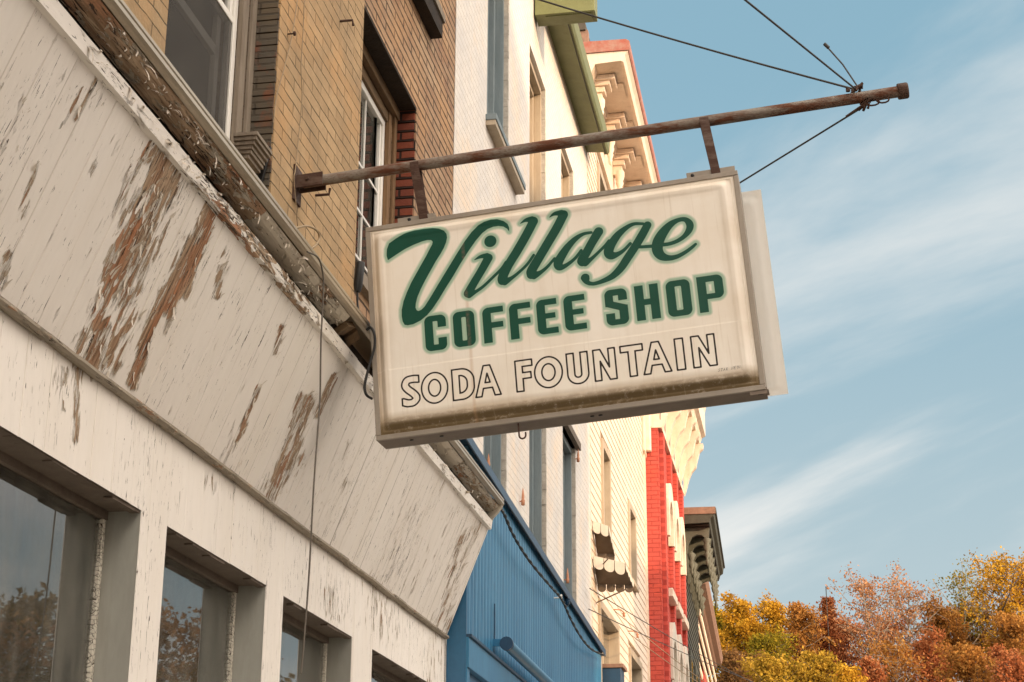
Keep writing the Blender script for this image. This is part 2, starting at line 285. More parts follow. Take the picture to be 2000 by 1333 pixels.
M_ = dict(
    board=peel_mat('weathered_white_boards', WHITE), trim=peel_mat('weathered_trim', WHITE, amount=.03, crackle=1.3),
    crown=peel_mat('rotten_crown_paint', (.56, .50, .41), amount=.02, crackle=1.2, grime=.9),
    brick=brick_mat('ochre_painted_brick', (.52, .36, .20), (.35, .235, .125), (.13, .10, .06), patch=((.30, .22, .15), .58, .5), ms=.0045, joint=.94, wob=.016, bump=.018, bw=.31),
    brick_bare=brick_mat('worn_red_ochre_brick', (.47, .325, .20), (.31, .18, .105), (.06, .04, .028), patch=((.30, .125, .07), .56, .6), ms=.0095, joint=.45, bump=.014, wob=.014, bw=.47),
    jamb_red=brick_mat('bare_red_brick_jamb', (.24, .065, .035), (.17, .05, .032), (.03, .02, .016), axes='xz', bw=.20, ms=.009, joint=.1, bump=.012),
    jamb_dark=brick_mat('dark_painted_brick_jamb', (.13, .11, .082), (.10, .088, .07), (.075, .062, .048), axes='xz', bw=.20, ms=.007, patch=((.26, .075, .035), .54, .85)),
    white_brick=brick_mat('white_painted_brick', (.78, .73, .665), (.74, .69, .63), (.66, .61, .55), ms=.006, patch=None, joint=.20, bump=.008, wob=.012),
    red_brick=brick_mat('red_painted_brick', (.55, .098, .075), (.48, .08, .06), (.33, .05, .04), axes='xz', ms=.008),
    red_front=brick_mat('red_painted_front', (.55, .098, .075), (.48, .08, .06), (.33, .05, .04), ms=.008),
    across=brick_mat('brown_brick_across', (.22, .09, .055), (.18, .075, .05), (.25, .22, .18), axes='yz'),
    acrossx=brick_mat('brown_brick_across_end', (.22, .09, .055), (.18, .075, .05), (.25, .22, .18), axes='xz'),
    siding=simple('cream_clapboard', (.78, .66, .54), (.68, .55, .43), 3, .6, .002),
    cream=simple('cream_cornice_paint', (.80, .66, .52), (.72, .56, .43), 5, .6, .006),
    cream2=simple('pale_trim_paint', (.78, .66, .53), (.66, .53, .40), 7, .6, .004),
    green=simple('olive_green_paint', (.165, .18, .07), (.13, .14, .052), 7, .5, .004),
    dgl=simple('lightened_bracket_green', (.125, .125, .09), (.09, .085, .06), 9, .6, .004),  # cornice green lightened; the brackets' brightness is put into the colour
    dgreen=simple('dark_green_grey_paint', (.066, .066, .046), (.045, .043, .03), 9, .6, .004),
    terra=simple('faded_roof_edge', (.30, .17, .115), (.19, .12, .085), 12, .7, .006),
    tan=simple('tan_paint_with_frame_shade', (.44, .36, .26), (.36, .29, .21), 10, .6, .003, stretch=(1, 1, .3)),  # tan paint; on window frames it holds their shaded tone
    redmetal=simple('rusty_red_metal', (.34, .085, .05), (.38, .24, .18), 9, .55, .005),
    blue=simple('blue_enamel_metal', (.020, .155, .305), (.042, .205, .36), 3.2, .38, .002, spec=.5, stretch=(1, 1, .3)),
    dblue=simple('dark_blue_trim', (.010, .045, .095), (.016, .06, .12), 5, .4, .002, spec=.5),
    bluegrey=simple('blue_grey_window_paint', (.15, .195, .215), (.20, .235, .245), 10, .6, .003, stretch=(1, 1, .25)),
    paleblue=simple('worn_caulk', (.48, .44, .38), (.33, .30, .26), 16, .8, .01),
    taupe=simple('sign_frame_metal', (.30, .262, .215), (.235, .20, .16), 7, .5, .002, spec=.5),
    taupe_d=simple('shaded_sign_metal', (.21, .165, .13), (.15, .115, .088), 8, .6, .002),  # frame metal toned darker; the underside's shade is in the colour
    gutter=simple('tan_metal_gutter', (.47, .40, .30), (.36, .29, .21), 4, .35, .002, metal=.35, spec=.6, stretch=(1, .3, 1)),
    dark=simple('near_black_shade_timber', (.035, .022, .013), (.014, .010, .007), 9, .9, .01),  # near-black; puts the dark of gaps and undersides into the colour
    wood=simple('grey_weathered_wood', (.27, .225, .175), (.17, .135, .10), 8, .85, .006, stretch=(5, 5, .5)),
    woodb=simple('brown_weathered_wood', (.23, .135, .065), (.12, .075, .042), 8, .85, .006, stretch=(5, 5, .6)),
    woody=simple('brown_weathered_wood_long', (.20, .125, .062), (.08, .055, .035), 8, .85, .006, stretch=(5, .6, 5)),
    vinyl=simple('white_vinyl', (.78, .76, .71), (.72, .69, .63), 3, .4, .001, spec=.5),
    greyjamb=simple('grey_jamb_paint', (.36, .36, .32), (.30, .295, .26), 6, .6, .002, stretch=(1, 1, .3)),
    soffit=simple('brown_grey_soffit', (.17, .135, .105), (.13, .10, .078), 14, .8, .006),
    
    interior=simple('dim_room', (.10, .085, .065), (.07, .06, .05), 2, .9, .002),
    blind_backing=simple('pale_blind_and_backing', (.80, .80, .72), (.66, .66, .58), 2, .8, .002, stretch=(1, 6, .4)),
    rust=rust_mat('rusty_steel', k=.5), rustd=rust_mat('dark_rusty_steel', (.10, .06, .042), (.055, .027, .018), .45),
    wire=simple('dark_steel_cable', (.05, .05, .048), (.035, .033, .03), 20, .6, .001), black=simple('black_rubber', (.012, .012, .012), (.02, .02, .02), 20, .5, .001),
    tancable=simple('tan_cable', (.34, .25, .15), (.26, .19, .11), 20, .6, .001), greycable=simple('grey_brown_cable', (.11, .092, .072), (.08, .065, .05), 20, .6, .001),
    copper=simple('old_insulator', (.52, .24, .13), (.38, .16, .09), 20, .5, .001),
    glass=glass_mat('window_glass', base=.06, dust=.30), glass2=glass_mat('upstairs_glass', base=.08, dust=.16),
    alum=simple('white_striped_awning', (.62, .57, .48), (.52, .46, .38), 6, .45, .001, spec=.5), alumd=simple('shaded_awning_metal', (.15, .11, .075), (.11, .08, .055), 6, .5, .001),  # darker copy holds the shade of awning undersides and backs in its colour
    asphalt=simple('asphalt', (.05, .05, .05), (.06, .058, .055), 3, .9, .004), concrete=simple('concrete', (.42, .38, .32), (.34, .31, .26), 2, .9, .004),
    bark=simple('bark', (.16, .12, .085), (.09, .07, .05), 8, .9, .01), barkp=simple('pale_bark', (.34, .28, .21), (.22, .17, .13), 6, .9, .01),
    hill=simple('leaf_litter_hillside', (.13, .075, .03), (.09, .07, .03), 1, .95, .05),
    stucco=simple('tan_render', (.40, .34, .26), (.34, .28, .21), 2, .9, .004),
)
def putty():
    g = G('cracked_putty'); v = g.mul(g.tc, (38, 38, 62)); e = g.vor(g.mul(v, (1, 1, 1)), 1.0); n = g.noise(g.tc, 40, 4, .6)
    c = g.mix(g.rng(e, .01, .045), (.05, .035, .025), (.66, .62, .53)); c = g.mix(g.rng(n, .5, .8, 0, .4), c, (.40, .34, .26)); return g.done(c, .8, g.bump(g.rng(e, 0, .1), .004), 0, .2)
M_['putty'] = putty()
def screenm():
    g = G('insect_screen'); t = g.t; tr = N(t, 'ShaderNodeBsdfTransparent'); ms = N(t, 'ShaderNodeMixShader'); out = [n for n in t.nodes if n.type == 'OUTPUT_MATERIAL'][0]
    g.done(g.mix(g.rng(g.noise(g.tc, 5, 3, .5), .3, .7), (.06, .055, .048), (.085, .078, .068)), .8); ms.inputs[0].default_value = .52; g.L(tr.outputs[0], ms.inputs[1]); g.L(g.b.outputs[0], ms.inputs[2]); g.L(ms.outputs[0], out.inputs[0]); return g.m
M_['screen'] = screenm()
M_['bead'] = peel_mat('weathered_shaded_bead', (.31, .265, .205), amount=.08, crackle=1.3, grime=.6)  # dirty bead paint, also darkened for the shadow on its underside
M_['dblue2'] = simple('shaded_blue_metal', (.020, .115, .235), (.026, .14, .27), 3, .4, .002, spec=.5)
# ------------------------------------------------------------------ ground
MB().box(-60, 400, -120, 400, -.4, -.15).build('ground', M_['hill'])['kind'] = 'structure'
MB().box(2.9, 13.5, -60, 95, -.3, -.12).build('road', M_['asphalt'])['kind'] = 'structure'
MB().box(-.2, 2.9, -60, 95, -.35, 0).build('pavement', M_['concrete'])['kind'] = 'structure'
MB().box(13.5, 16.4, -60, 95, -.35, .004).build('pavement', M_['concrete'])['kind'] = 'structure'
# ------------------------------------------------------------------ boards with grooves and peel attributes
PATCH = [((412, 405), (352, 572), 13, 1.5), ((396, 430), (290, 650), 9, 1.3), ((288, 655), (258, 752), 10, 1.5), ((330, 310), (235, 540), 44, .62), ((235, 540), (185, 700), 34, .55),
    ((340, 325), (302, 420), 22, .8), ((262, 445), (228, 530), 22, .95), ((205, 640), (182, 705), 20, 1.0), ((262, 560), (238, 640), 16, .8), ((288, 470), (262, 545), 20, .8), ((372, 470), (330, 600), 16, .7), ((300, 300), (322, 360), 22, 1.0), ((250, 600), (215, 690), 34, .5), ((232, 640), (205, 715), 10, .8), ((318, 290), (290, 400), 30, .6), ((440, 500), (425, 560), 8, .4),
    ((160, 175), (120, 250), 5, 1.3), ((184, 158), (150, 232), 4, 1.3), ((597, 785), (545, 940), 15, .85), ((655, 735), (618, 810), 7, 1.0), ((505, 755), (464, 862), 4, 1.1), ((548, 640), (538, 690), 6, 1.2),
    ((575, 900), (530, 960), 20, .5), ((430, 520), (424, 580), 6, .8), ((905, 1060), (860, 1235), 14, .45), ((800, 1010), (760, 1120), 30, .18), ((690, 900), (640, 1000), 40, .12), ((930, 1020), (880, 1120), 12, .5),
    ((150, 700), (148, 860), 7, .6), ((132, 720), (128, 800), 5, .6), ((215, 115), (180, 200), 12, .35), ((70, 320), (40, 420), 8, .5), ((60, 170), (0, 330), 20, .22), ((20, 500), (0, 560), 10, .7),
    ((470, 870), (440, 940), 30, .15), ((735, 1140), (760, 1230), 25, .3), ((850, 1230), (845, 1330), 14, .4), ((640, 1160), (655, 1200), 14, .5), ((320, 560), (300, 640), 8, .8), ((340, 600), (322, 650), 5, 1.0)]
PATCH = [(a, b, r*1.12, min(1.6 if r > 8.5 else 1.05, k*1.2+.12)) for a, b, r, k in PATCH]
def proj(P):
    q = P-CAM; return 1000+FPX*(q@Rt)/(q@Fw), 666.5-FPX*(q@Up)/(q@Fw)
def peelf(P):
    x, y = proj(P); out = np.zeros(len(P))
    for (a, b), (c, d), r, k in PATCH:
        dx, dy = c-a, d-b; t = np.clip(((x-a)*dx+(y-b)*dy)/(dx*dx+dy*dy), 0, 1)
        q = np.hypot(x-a-t*dx, y-b-t*dy)/r; out = np.maximum(out, k*np.clip(1.6-q, 0, 1))
    return out
def boards(name, o, du, dv, u0, u1, v0, v1, bw, mat, parent, nrm, depth=.005, step=.012, jit=.0015, wid=.0035, bias=None, seamk=1.0):
    o, du, dv, nrm = map(np.array, (o, du, dv, nrm)); us = []; dep = []; seam = []; k = math.floor(u0/bw)
    while k*bw < u1:
        a = max(u0, k*bw); b = min(u1, (k+1)*bw); rs = random.Random(k*7+int(abs(v0)*100)); off = rs.uniform(-jit, jit); sm = rs.choice([.15, .3, .6, .85])*seamk*(.35+.65*min(1, max(0, (k*bw-5)/4))); dd = depth*rs.uniform(.5, 1.2)
        n = max(3, int((b-a)/step)); xs = np.linspace(a+wid, b-wid, n)
        us += [a+.0004]+list(xs); dep += [-dd]+[off]*n; seam += [sm]+[0]*n; k += 1
    us.append(u1); dep.append(0); seam.append(0); us = np.array(us); nv = max(2, int((v1-v0)/step)+1); vs = np.linspace(v0, v1, nv)
    U, V = np.meshgrid(us, vs, indexing='ij'); P = o+U[..., None]*du+V[..., None]*dv+np.array(dep)[:, None, None]*nrm
    P = P.reshape(-1, 3); pc = np.stack([U.ravel(), V.ravel(), np.full(U.size, .0)], 1); pl = peelf(P)
    if bias is not None: pl = np.maximum(pl, bias(U.ravel(), V.ravel()))
    return arr(P, gridf(len(us), nv), name, mat, parent, dict(pc=pc, peel=pl, seam=np.repeat(seam, nv)), smooth=False)
# ------------------------------------------------------------------ the coffee shop building
Y1 = 11.5
shop = thing('shop_building', (0, 6, 0), 'ochre brick shop building with peeling white slanted board fascia over its windows', 'building')
PB, PT = np.array([.012, 3.462]), np.array([.302, 4.205]); PS = PT-PB; PLn = np.linalg.norm(PS); PS /= PLn
pdv = np.array([PS[0], 0, PS[1]]); pn = np.array([PS[1], 0, -PS[0]])
boards('slanted_fascia', (PB[0], 0, PB[1]), (0, 1, 0), pdv, 2.6, Y1, 0, PLn, .155, M_['board'], shop, pn,
       bias=lambda u, v: np.clip((u-8.6)/8, 0, .25)+.35*np.clip(1-v/.03, 0, 1)*0)
MB().extr([(PB[0]-.02, PB[1]), (PB[0]-.004, PB[1]), (PT[0]-.010, PT[1]), (PT[0]-.05, PT[1])], 2.6, Y1-.002).build('fascia_backing', M_['wood'], shop)
# shop wall: header and piers
OPEN = [(3.0, 6.005), (6.27, 7.55), (7.82, 9.10), (9.535, 10.99)]
PIER = [(2.6, 3.0), (6.005, 6.27), (7.55, 7.82), (9.10, 9.535), (10.99, Y1)]
for a, b in OPEN: boards('header_boards', (0, 0, 0), (0, 1, 0), (0, 0, 1), a, b, 3.078, 3.445, .19, M_['board'], shop, (1, 0, 0), depth=.004, seamk=.6)
for a, b in PIER:
    boards('pier_boards', (0, 0, 0), (0, 1, 0), (0, 0, 1), a, b, 1.9, 3.445, .19, M_['board'], shop, (1, 0, 0), depth=.004, seamk=.55)
    MB().box(-.16, -.006, a, b, 0, 3.078).build('pier', M_['greyjamb'], shop)
    MB().box(-.008, -.001, a+.001, b-.001, 0, 1.9).build('pier_base', M_['vinyl'], shop)
MB().box(-.16, -.006, 2.6, Y1, 3.078, 3.46).build('header', M_['soffit'], shop)
rs = random.Random(5)
def chips(mb, y0, y1, x0, x1, z):   # broken lower edge of boards
    y = y0
    while y < y1:
        l = rs.uniform(.05, .22); h = rs.choice([.002, .004, .009, .013]); mb.box(x0, x1, y, min(y+l-.003, y1), z-h, z+.004); y += l
for a, b in OPEN:
    mb = MB(); chips(mb, a, b, -.045, -.008, 3.078); mb.build('soffit_edge', M_['soffit'], shop)
for a, b in OPEN:
    # putty stop round the glass, glass, sill
    fr = MB().box(-.172, -.142, b-.03, b-.001, .8, 3.05).box(-.172, -.142, a+.001, a+.03, .8, 3.05)
    fr.split('window_stop', M_['putty'] if 'putty' in M_ else M_['trim'], shop)
    MB().box(-.172, -.135, a+.001, b-.001, 3.045, 3.077).build('window_head', M_['soffit'], shop)
    MB().box(-.162, -.156, a+.03, b-.03, .8, 3.045).build('window_glass', M_['glass'], shop)
    MB().box(-.2, .05, a, b, .74, .8).build('window_sill', M_['vinyl'], shop)
    MB().box(-.15, -.006, a, b, 0, .74).build('stall_riser', M_['vinyl'], shop)
MB().box(-.42, -.36, 5.66, 5.86, .8, 3.04).build('interior_post', M_['blind_backing'], shop)
MB().box(-.50, -.46, 6.95, 7.5, .8, 3.04).build('interior_blind', M_['blind_backing'], shop)
MB().box(-.52, -.48, 8.5, 9.05, .8, 3.04).build('interior_blind', M_['blind_backing'], shop)
MB().box(-6, -5.9, 2.6, Y1-.3, 0, 3.3).box(-6, -.2, 2.5, 2.6, 0, 3.3).box(-6, -.2, Y1-.3, Y1-.2, 0, 3.3).box(-6, -.161, 2.6, Y1-.3, 3.2, 3.3).box(-6, -.2, 2.6, Y1-.3, 0, .05).build('shop_interior', M_['interior'], shop)
# bead moulding where slanted boards meet the upright ones
def strip(name, prof, y0, y1, mat, seed, seg=(.35, 1.1), j=.003, attr=True, bias=None, parent=shop, gaps=()):
    """long weathered timber: profile polyline (x,z), fine cross cuts, small sags and steps"""
    r = random.Random(seed); pr = np.array(prof); st = .02; ys = np.arange(y0, y1+1e-6, st); n = len(pr)
    off = np.zeros((len(ys), 2)); cuts = [y0]
    while cuts[-1] < y1: cuts.append(cuts[-1]+r.uniform(*seg))
    for i in range(len(cuts)-1):
        mk = (ys >= cuts[i]) & (ys < cuts[i+1]); t = (ys[mk]-cuts[i])/(cuts[i+1]-cuts[i]); a, b, c, d = [r.uniform(-j, j) for _ in range(4)]
        off[mk, 0] = a*(1-t)+b*t; off[mk, 1] = c*(1-t)+d*t
    P = np.zeros((len(ys), n, 3)); P[..., 0] = pr[:, 0]+off[:, :1]; P[..., 1] = ys[:, None]; P[..., 2] = pr[:, 1]+off[:, 1:]
    s = np.concatenate([[0], np.cumsum(np.hypot(*np.diff(pr, axis=0).T))]); pc = np.stack(np.broadcast_arrays(s[None, :], ys[:, None], 0*ys[:, None]+seed), -1).reshape(-1, 3)
    F = gridf(len(ys), n); Y = ys[F[:, 0]//n]
    for a, b in gaps: k = ~((Y > a) & (Y < b)); F = F[k]; Y = Y[k]
    bb = bias(pc[:, 1], pc[:, 0]) if bias is not None else np.zeros(len(pc))
    return arr(P.reshape(-1, 3), F, name, mat, parent, dict(pc=pc, peel=bb, seam=np.zeros(len(pc))), smooth=False)
strip('bead_moulding', [(.0, 3.44), (.026, 3.438), (.036, 3.447), (.034, 3.460), (.022, 3.468), (.008, 3.47)], 2.6, Y1, M_['bead'] if 'bead' in M_ else M_['trim'], 3, seg=(.2, .8), j=.004, bias=lambda y, s: .30+0*y)
def topbias(y, s): return .9*np.exp(-((y-6.55)/.42)**2)+.7*np.exp(-((y-5.9)/.3)**2)+.25
strip('trim_strip', [(.285, 4.196), (.322, 4.202), (.330, 4.262), (.29, 4.266), (.27, 4.262)], 2.6, Y1, M_['trim'], 11, j=.002, bias=lambda y, s: topbias(y, s)*.9)
def crownbias(y, s): return np.where(y < 6.15, 1.3, .25)+1.0*np.exp(-((y-7.1)/.12)**2)+.9*np.exp(-((y-8.6)/.3)**2)+np.where(y > 10.2, .5, 0)
strip('crown_moulding', [(.285, 4.325), (.322, 4.330), (.338, 4.331), (.350, 4.334), (.368, 4.348), (.380, 4.362), (.372, 4.372)], 2.6, Y1-.01, M_['crown'], 17, seg=(.6, 1.6), j=.003, bias=crownbias, gaps=((7.46, 8.36),))
MB().extr([(.0, 4.10), (.255, 4.19), (.262, 4.25), (.268, 4.38), (.0, 4.40)], 2.6, Y1-.02).build('dark_gap_box', M_['dark'], shop)  # near-black box behind the crown; the gap's shade is put into its colour
for a, b, tw in ((7.47, 7.60, .05), (7.63, 7.69, -.03)):   # broken stump of the crown
    MB().obox((.335, (a+b)/2, 4.33), (.03, 0, .02), (0, (b-a)/2, tw*.4), (-.008, 0, .014)).build('broken_timber', M_['woody'], shop)
MB().extr([(.383, 4.366), (.402, 4.368), (.412, 4.376), (.412, 4.392), (.406, 4.396), (.412, 4.402), (.412, 4.415), (.395, 4.43), (.05, 4.60), (.05, 4.58), (.38, 4.42)], 2.6, Y1+.005).build('metal_gutter', M_['gutter'], shop)
MB().extr([(.300, 4.272), (.345, 4.290), (.372, 4.318), (.400, 4.36), (.405, 4.385), (.36, 4.362), (.315, 4.34)], Y1-.03, Y1+.012).build('crown_end_cap', M_['alum'], shop)
# return wall at the far end of the shopfront
MB().add([(0, Y1, 0), (0, Y1, 3.46), (.30, Y1, 4.2), (.40, Y1, 4.4), (0, Y1, 4.55), (-.1, Y1, 4.55), (-.1, Y1, 0)], [(6, 5, 4, 3, 2, 1, 0)]).build('fascia_end', M_['vinyl'], shop)
# brick wall with two windows (built as panels round the openings)
W1 = (5.876, 7.303, 4.72, 6.93); W2 = (8.87, 10.29, 5.17, 6.90); YA, YB = -8.0, 11.52; ZT = 11.2; TH = .32
def wall_holes(mb, x0, x1, ya, yb, z0, z1, holes):
    ys = sorted({ya, yb, *[h[0] for h in holes], *[h[1] for h in holes]})
    for a, b in zip(ys[:-1], ys[1:]):
        hs = sorted([h for h in holes if h[0] <= a+1e-6 and h[1] >= b-1e-6], key=lambda h: h[2]); z = z0
        for h in hs:
            if h[2] > z: mb.box(x0, x1, a, b, z, h[2])
            z = h[3]
        if z < z1: mb.box(x0, x1, a, b, z, z1)
    return mb
wall_holes(MB(), -TH, 0, YA, 8.87, 4.3, ZT, [W1]).build('brick_wall', M_['brick'], shop)
wall_holes(MB(), -TH, .0, 8.87, YB, 4.3, ZT, [W2]).build('brick_wall', M_['brick_bare'], shop)
# ochre paint continues a little past the window corner as a slightly proud ragged sheet
def ragged():
    r = random.Random(4); zs = np.arange(4.32, 6.86, .07); pts = [(.003, 8.6, 4.32)]; vs = []; 
    for z in zs: vs.append((.003, 8.866, z))
    return vs
for nm, (a, b, z0, z1), mat, dep in (('jamb_lining', W1, M_['jamb_dark'], .12), ('jamb_lining', W2, M_['jamb_red'], .13)):
    r = random.Random(9); mb = MB(); z = z0
    while z < z1:
        h = .071; q = r.uniform(.000, .012); mb.box(-dep, -.001-q, b-.012-r.uniform(0, .004), b+.0, z+.004, z+h-.004); z += h
    mb.build(nm, mat, shop)
# wooden frames and vinyl sashes
def upper_window(o, grid, dep):
    a, b, z0, z1 = o; wf = []
    xo = -dep
    for fr in (MB().box(xo-.02, xo+.0, b-.075, b-.012, z0, z1).box(xo-.05, xo-.02, b-.155, b-.075, z0, z1), MB().box(xo-.02, xo, a, a+.07, z0, z1).box(xo-.05, xo-.02, a+.07, a+.13, z0, z1)):
        fr.build('timber_frame', M_['wood'] if not grid else M_['woodb'], shop, bevel=.004)
    MB().box(xo-.03, xo+.015, a, b, z1-.075, z1-.001).box(xo-.06, xo-.03, a+.05, b-.05, z1-.15, z1-.075).build('timber_head', M_['woody'], shop, bevel=.004)
    v = MB(); zt = z1-.15; xa = xo-.05
    v.box(xa-.05, xa-.0, b-.205, b-.156, z0+.02, zt).box(xa-.05, xa-.0, a+.13, a+.18, z0+.02, zt).box(xa-.05, xa, a+.18, b-.205, zt-.05, zt).box(xa-.05, xa, a+.18, b-.205, z0+.02, z0+.07)
    v.box(xa-.035, xa-.012, b-.235, b-.205, z0+.07, zt-.05).box(xa-.035, xa-.012, a+.18, a+.21, z0+.07, zt-.05)
    v.build('vinyl_frame', M_['vinyl'], shop, bevel=.003)
    return xa, zt
xa, zt = upper_window(W1, False, .118); a, b, z0, z1 = W1
pr = ax(470, 78, xa-.02); zm = float(pr[2])
MB().box(xa-.045, xa-.005, a+.18, b-.205, zm-.0, zm+.035).build('meeting_rail', M_['vinyl'], shop, bevel=.003)
MB().box(xa-.032, xa-.028, a+.2, b-.225, zm+.035, zt-.05).build('upper_pane', M_['glass2'], shop)
MB().box(xa-.012, xa-.010, a+.18, b-.205, z0+.07, zm).build('insect_screen', M_['scr'] if 'scr' in M_ else M_['screen'], shop)
MB().box(xa-.075, xa-.05, a+.2, b-.26, zm-.22, zm-.17).box(xa-.075, xa-.05, b-.30, b-.25, z0+.1, zm).split('raised_sash', M_['vinyl'], shop)
MB().box(-1.5, -.33, a-.2, b+.2, z0-.2, z1+.2).build('dim_room_behind', M_['interior'], shop)
xb, zt2 = upper_window(W2, True, .13); a, b, z0, z1 = W2
MB().box(xb-.032, xb-.028, a+.2, b-.225, z0+.07, zt2-.05).build('window_pane', M_['glass2'], shop)
mb = MB(); zc = ax(720, 130+160, xb)[2]
for i in range(1, 4): mb.box(xb-.026, xb-.016, a+.2, b-.235, z0+.07+i*(zt2-z0-.12)/4.6-.009, z0+.07+i*(zt2-z0-.12)/4.6+.009)
ym = float(ax(738, 300, xb)[1]); 
for yy in (ym, ym-.27, ym+.0): mb.box(xb-.0255, xb-.0165, yy-.009, yy+.009, z0+.07, zt2-.05)
mb.build('muntin_grid', M_['vinyl'], shop)
MB().box(xb-.075, xb-.07, a+.15, b-.15, z0, z1).build('pale_pane_backing', M_['blind_backing'], shop)  # pale sheet added behind the pane to lighten its glass
MB().box(-1.5, -.5, a-.2, b+.2, z0-.2, z1+.2).build('dim_room_behind', M_['interior'], shop)
mb = MB()
for k in range(6): mb.box(-.10, .025-.011*k-rs.uniform(0, .004), 7.0+.01*k, W1[1]-.07, 5.16-.019*(k+1)+.002, 5.16-.019*k)
mb.build('layered_sill_block', M_['wood'], shop)
MB().obox((-.03, 7.27, 5.10), (.012, 0, .004), (0, .012, 0), (.02, 0, .10)).build('sill_bracket', M_['black'], shop)
MB().box(-.16, .045, W2[0]-.02, W2[1]-.01, 5.09, 5.17).build('window_sill', M_['wood'], shop)
# arch header over second window (dark underside) and the storey-above sill
s3 = ax(842, 76, .0)
mb = MB().box(-.30, .0005, W2[0]+.001, W2[1]-.001, W2[3]-.004, W2[3]+.02); mb.build('dark_lintel', M_['dark'], shop)
MB().extrx([(8.9, 7.60), (s3[1], 7.67), (s3[1], 7.80), (8.9, 7.80)], -.05, .085).build('upper_sill', M_['dark'], shop)  # the sill's dark underside is put into this block's colour
MB().box(-.05, .10, 8.88, s3[1]+.02, 7.80, 7.86).build('upper_sill_top', M_['wood'], shop)
MB().box(-7, -TH, YA, YB-.02, 0, ZT).build('building_core', M_['across'], shop) if False else None
MB().box(-9, -TH-.001, YA, YA+.3, 4.3, ZT).box(-9, -TH-.001, YB-.3, YB, 4.3, ZT).box(-9, 0.02, YA, YB, ZT, ZT+.2).box(-9, -8.8, YA+.3, YB-.3, 0, ZT).build('side_walls_and_roof', M_['acrossx'], shop)
# curled paint flakes on the boards
def flakes():
    P = []; Fc = []; r = random.Random(21); tries = 0; o = np.array([PB[0], 0, PB[1]]); cnt = 0
    while cnt < 620 and tries < 90000:
        tries += 1; y = r.uniform(4.2, 11.45); v = r.uniform(.03, PLn-.02); p = o+np.array([0, y, 0])+pdv*v
        k = float(peelf(p[None])[0])
        if r.random() > .015+min(.8, k)*(1 if .15 < k < 1.3 else .35): continue
        cnt += 1; big = k > .55 and r.random() < .5; L = r.uniform(.022, .060) if big else r.uniform(.008, .022); W_ = L*r.uniform(.22, .45); curl = r.uniform(.25, .95)*(1 if big else .7)
        ang = r.gauss(0, .13); sg = r.choice([-1, 1, 1]); b = len(P); jag = [r.uniform(.55, 1.15) for _ in range(5)]
        a = np.array([0, math.cos(ang), 0])+pdv*math.sin(ang); l = -np.array([0, math.sin(ang), 0])+pdv*math.cos(ang); rr = L/curl
        for i in range(5):
            t = i/4; th = curl*t
            for s_ in (-1, 0, 1): P.append(p+a*(s_*W_*.5*jag[i]*(1-.75*t*t))+l*(sg*rr*math.sin(th))+pn*(.0015+rr*(1-math.cos(th))+.0015*(s_*s_)*t))
        for i in range(4):
            for s_ in range(2): q = b+i*3+s_; Fc.append((q, q+1, q+4, q+3))
    ob = arr(P, Fc, 'paint_flakes', M_['flake'], shop); ob['kind'] = 'stuff'
M_['rollgrey'] = simple('blue_grey_roller_metal', (.035, .15, .27), (.06, .19, .30), 5, .4, .001)
M_['flake'] = simple('paint_chip', (.74, .675, .59), (.58, .50, .39), 14, .7, .001)
flakes()
# torn strips along the crown
def shreds():
    P = []; Fc = []; r = random.Random(3)
    for i in range(300):
        y = r.choice([r.uniform(4.5, 7.45), r.uniform(4.5, 7.0), r.uniform(4.5, 7.45), r.uniform(8.4, 11.4)]); t = r.random(); p = np.array([.315+.06*t, y, 4.325+.035*t]) if r.random() < .7 else np.array([.325, y, r.uniform(4.21, 4.27)])
        L = r.uniform(.01, .03)*(2.2 if r.random() < .25 else 1); wd = L*r.uniform(.25, .55); d = np.array([r.uniform(.1, .6), r.uniform(-1, 1), r.uniform(-1, .1)]); d /= np.linalg.norm(d); c = np.cross(d, (1, 0, .3)); c /= np.linalg.norm(c); b = len(P)
        for k in range(4):
            q = p+d*L*k/3+np.array([.008*math.sin(k*1.1), 0, -.004*k*k/3*r.random()])
            P += [q-c*wd*(1-k*.22)/2, q+c*wd*(1-k*.22)/2]
        for k in range(3): Fc.append((b+2*k, b+2*k+1, b+2*k+3, b+2*k+2))
    ob = arr(P, Fc, 'torn_paint', M_['flake'], shop); ob['kind'] = 'stuff'
shreds()
# ------------------------------------------------------------------ the hanging sign
SO = np.array([.3927, 7.6472, 4.9004]); SX = np.array([.99625752, -.03615729, .07850858]); SX /= np.linalg.norm(SX)
SN = np.array([.03511331, .99927613, .01463803]); SN -= SN@SX*SX; SN /= np.linalg.norm(SN); SY = np.cross(SN, SX); SY *= -np.sign(SY[2])
SW, SH, SD = 1.879, 1.116, .165
def sg(u, v, n=0.0): return SO+SX*u+SY*v+SN*n
def pxs(px, py): q = apl(px, py, SO, SN)-SO; return q@SX, q@SY
def zo(off, s=4.443): return lambda a, b: pxs(off[0]+a/s, off[1]+b/s)
sign = thing('hanging_sign', tuple(sg(SW/2, SH)), 'large cream lightbox sign reading Village Coffee Shop Soda Fountain in green and black', 'sign')
def sbox(mb, u0, u1, v0, v1, n0, n1): return mb.obox(sg((u0+u1)/2, (v0+v1)/2, (n0+n1)/2), SX*(u1-u0)/2, SY*(v1-v0)/2, SN*(n1-n0)/2)
mb = MB(); sbox(mb, 0, SW, 0, .008, .0, SD); sbox(mb, 0, .008, .008, SH-.008, 0, SD); sbox(mb, SW-.008, SW, .008, SH-.008, 0, SD)
mb.build('cabinet', M_['taupe'], sign, bevel=.002)
mb = MB(); sbox(mb, .0, SW, SH-.008, SH, 0, SD); mb.build('cabinet_bottom', M_['taupe_d'], sign, bevel=.002)
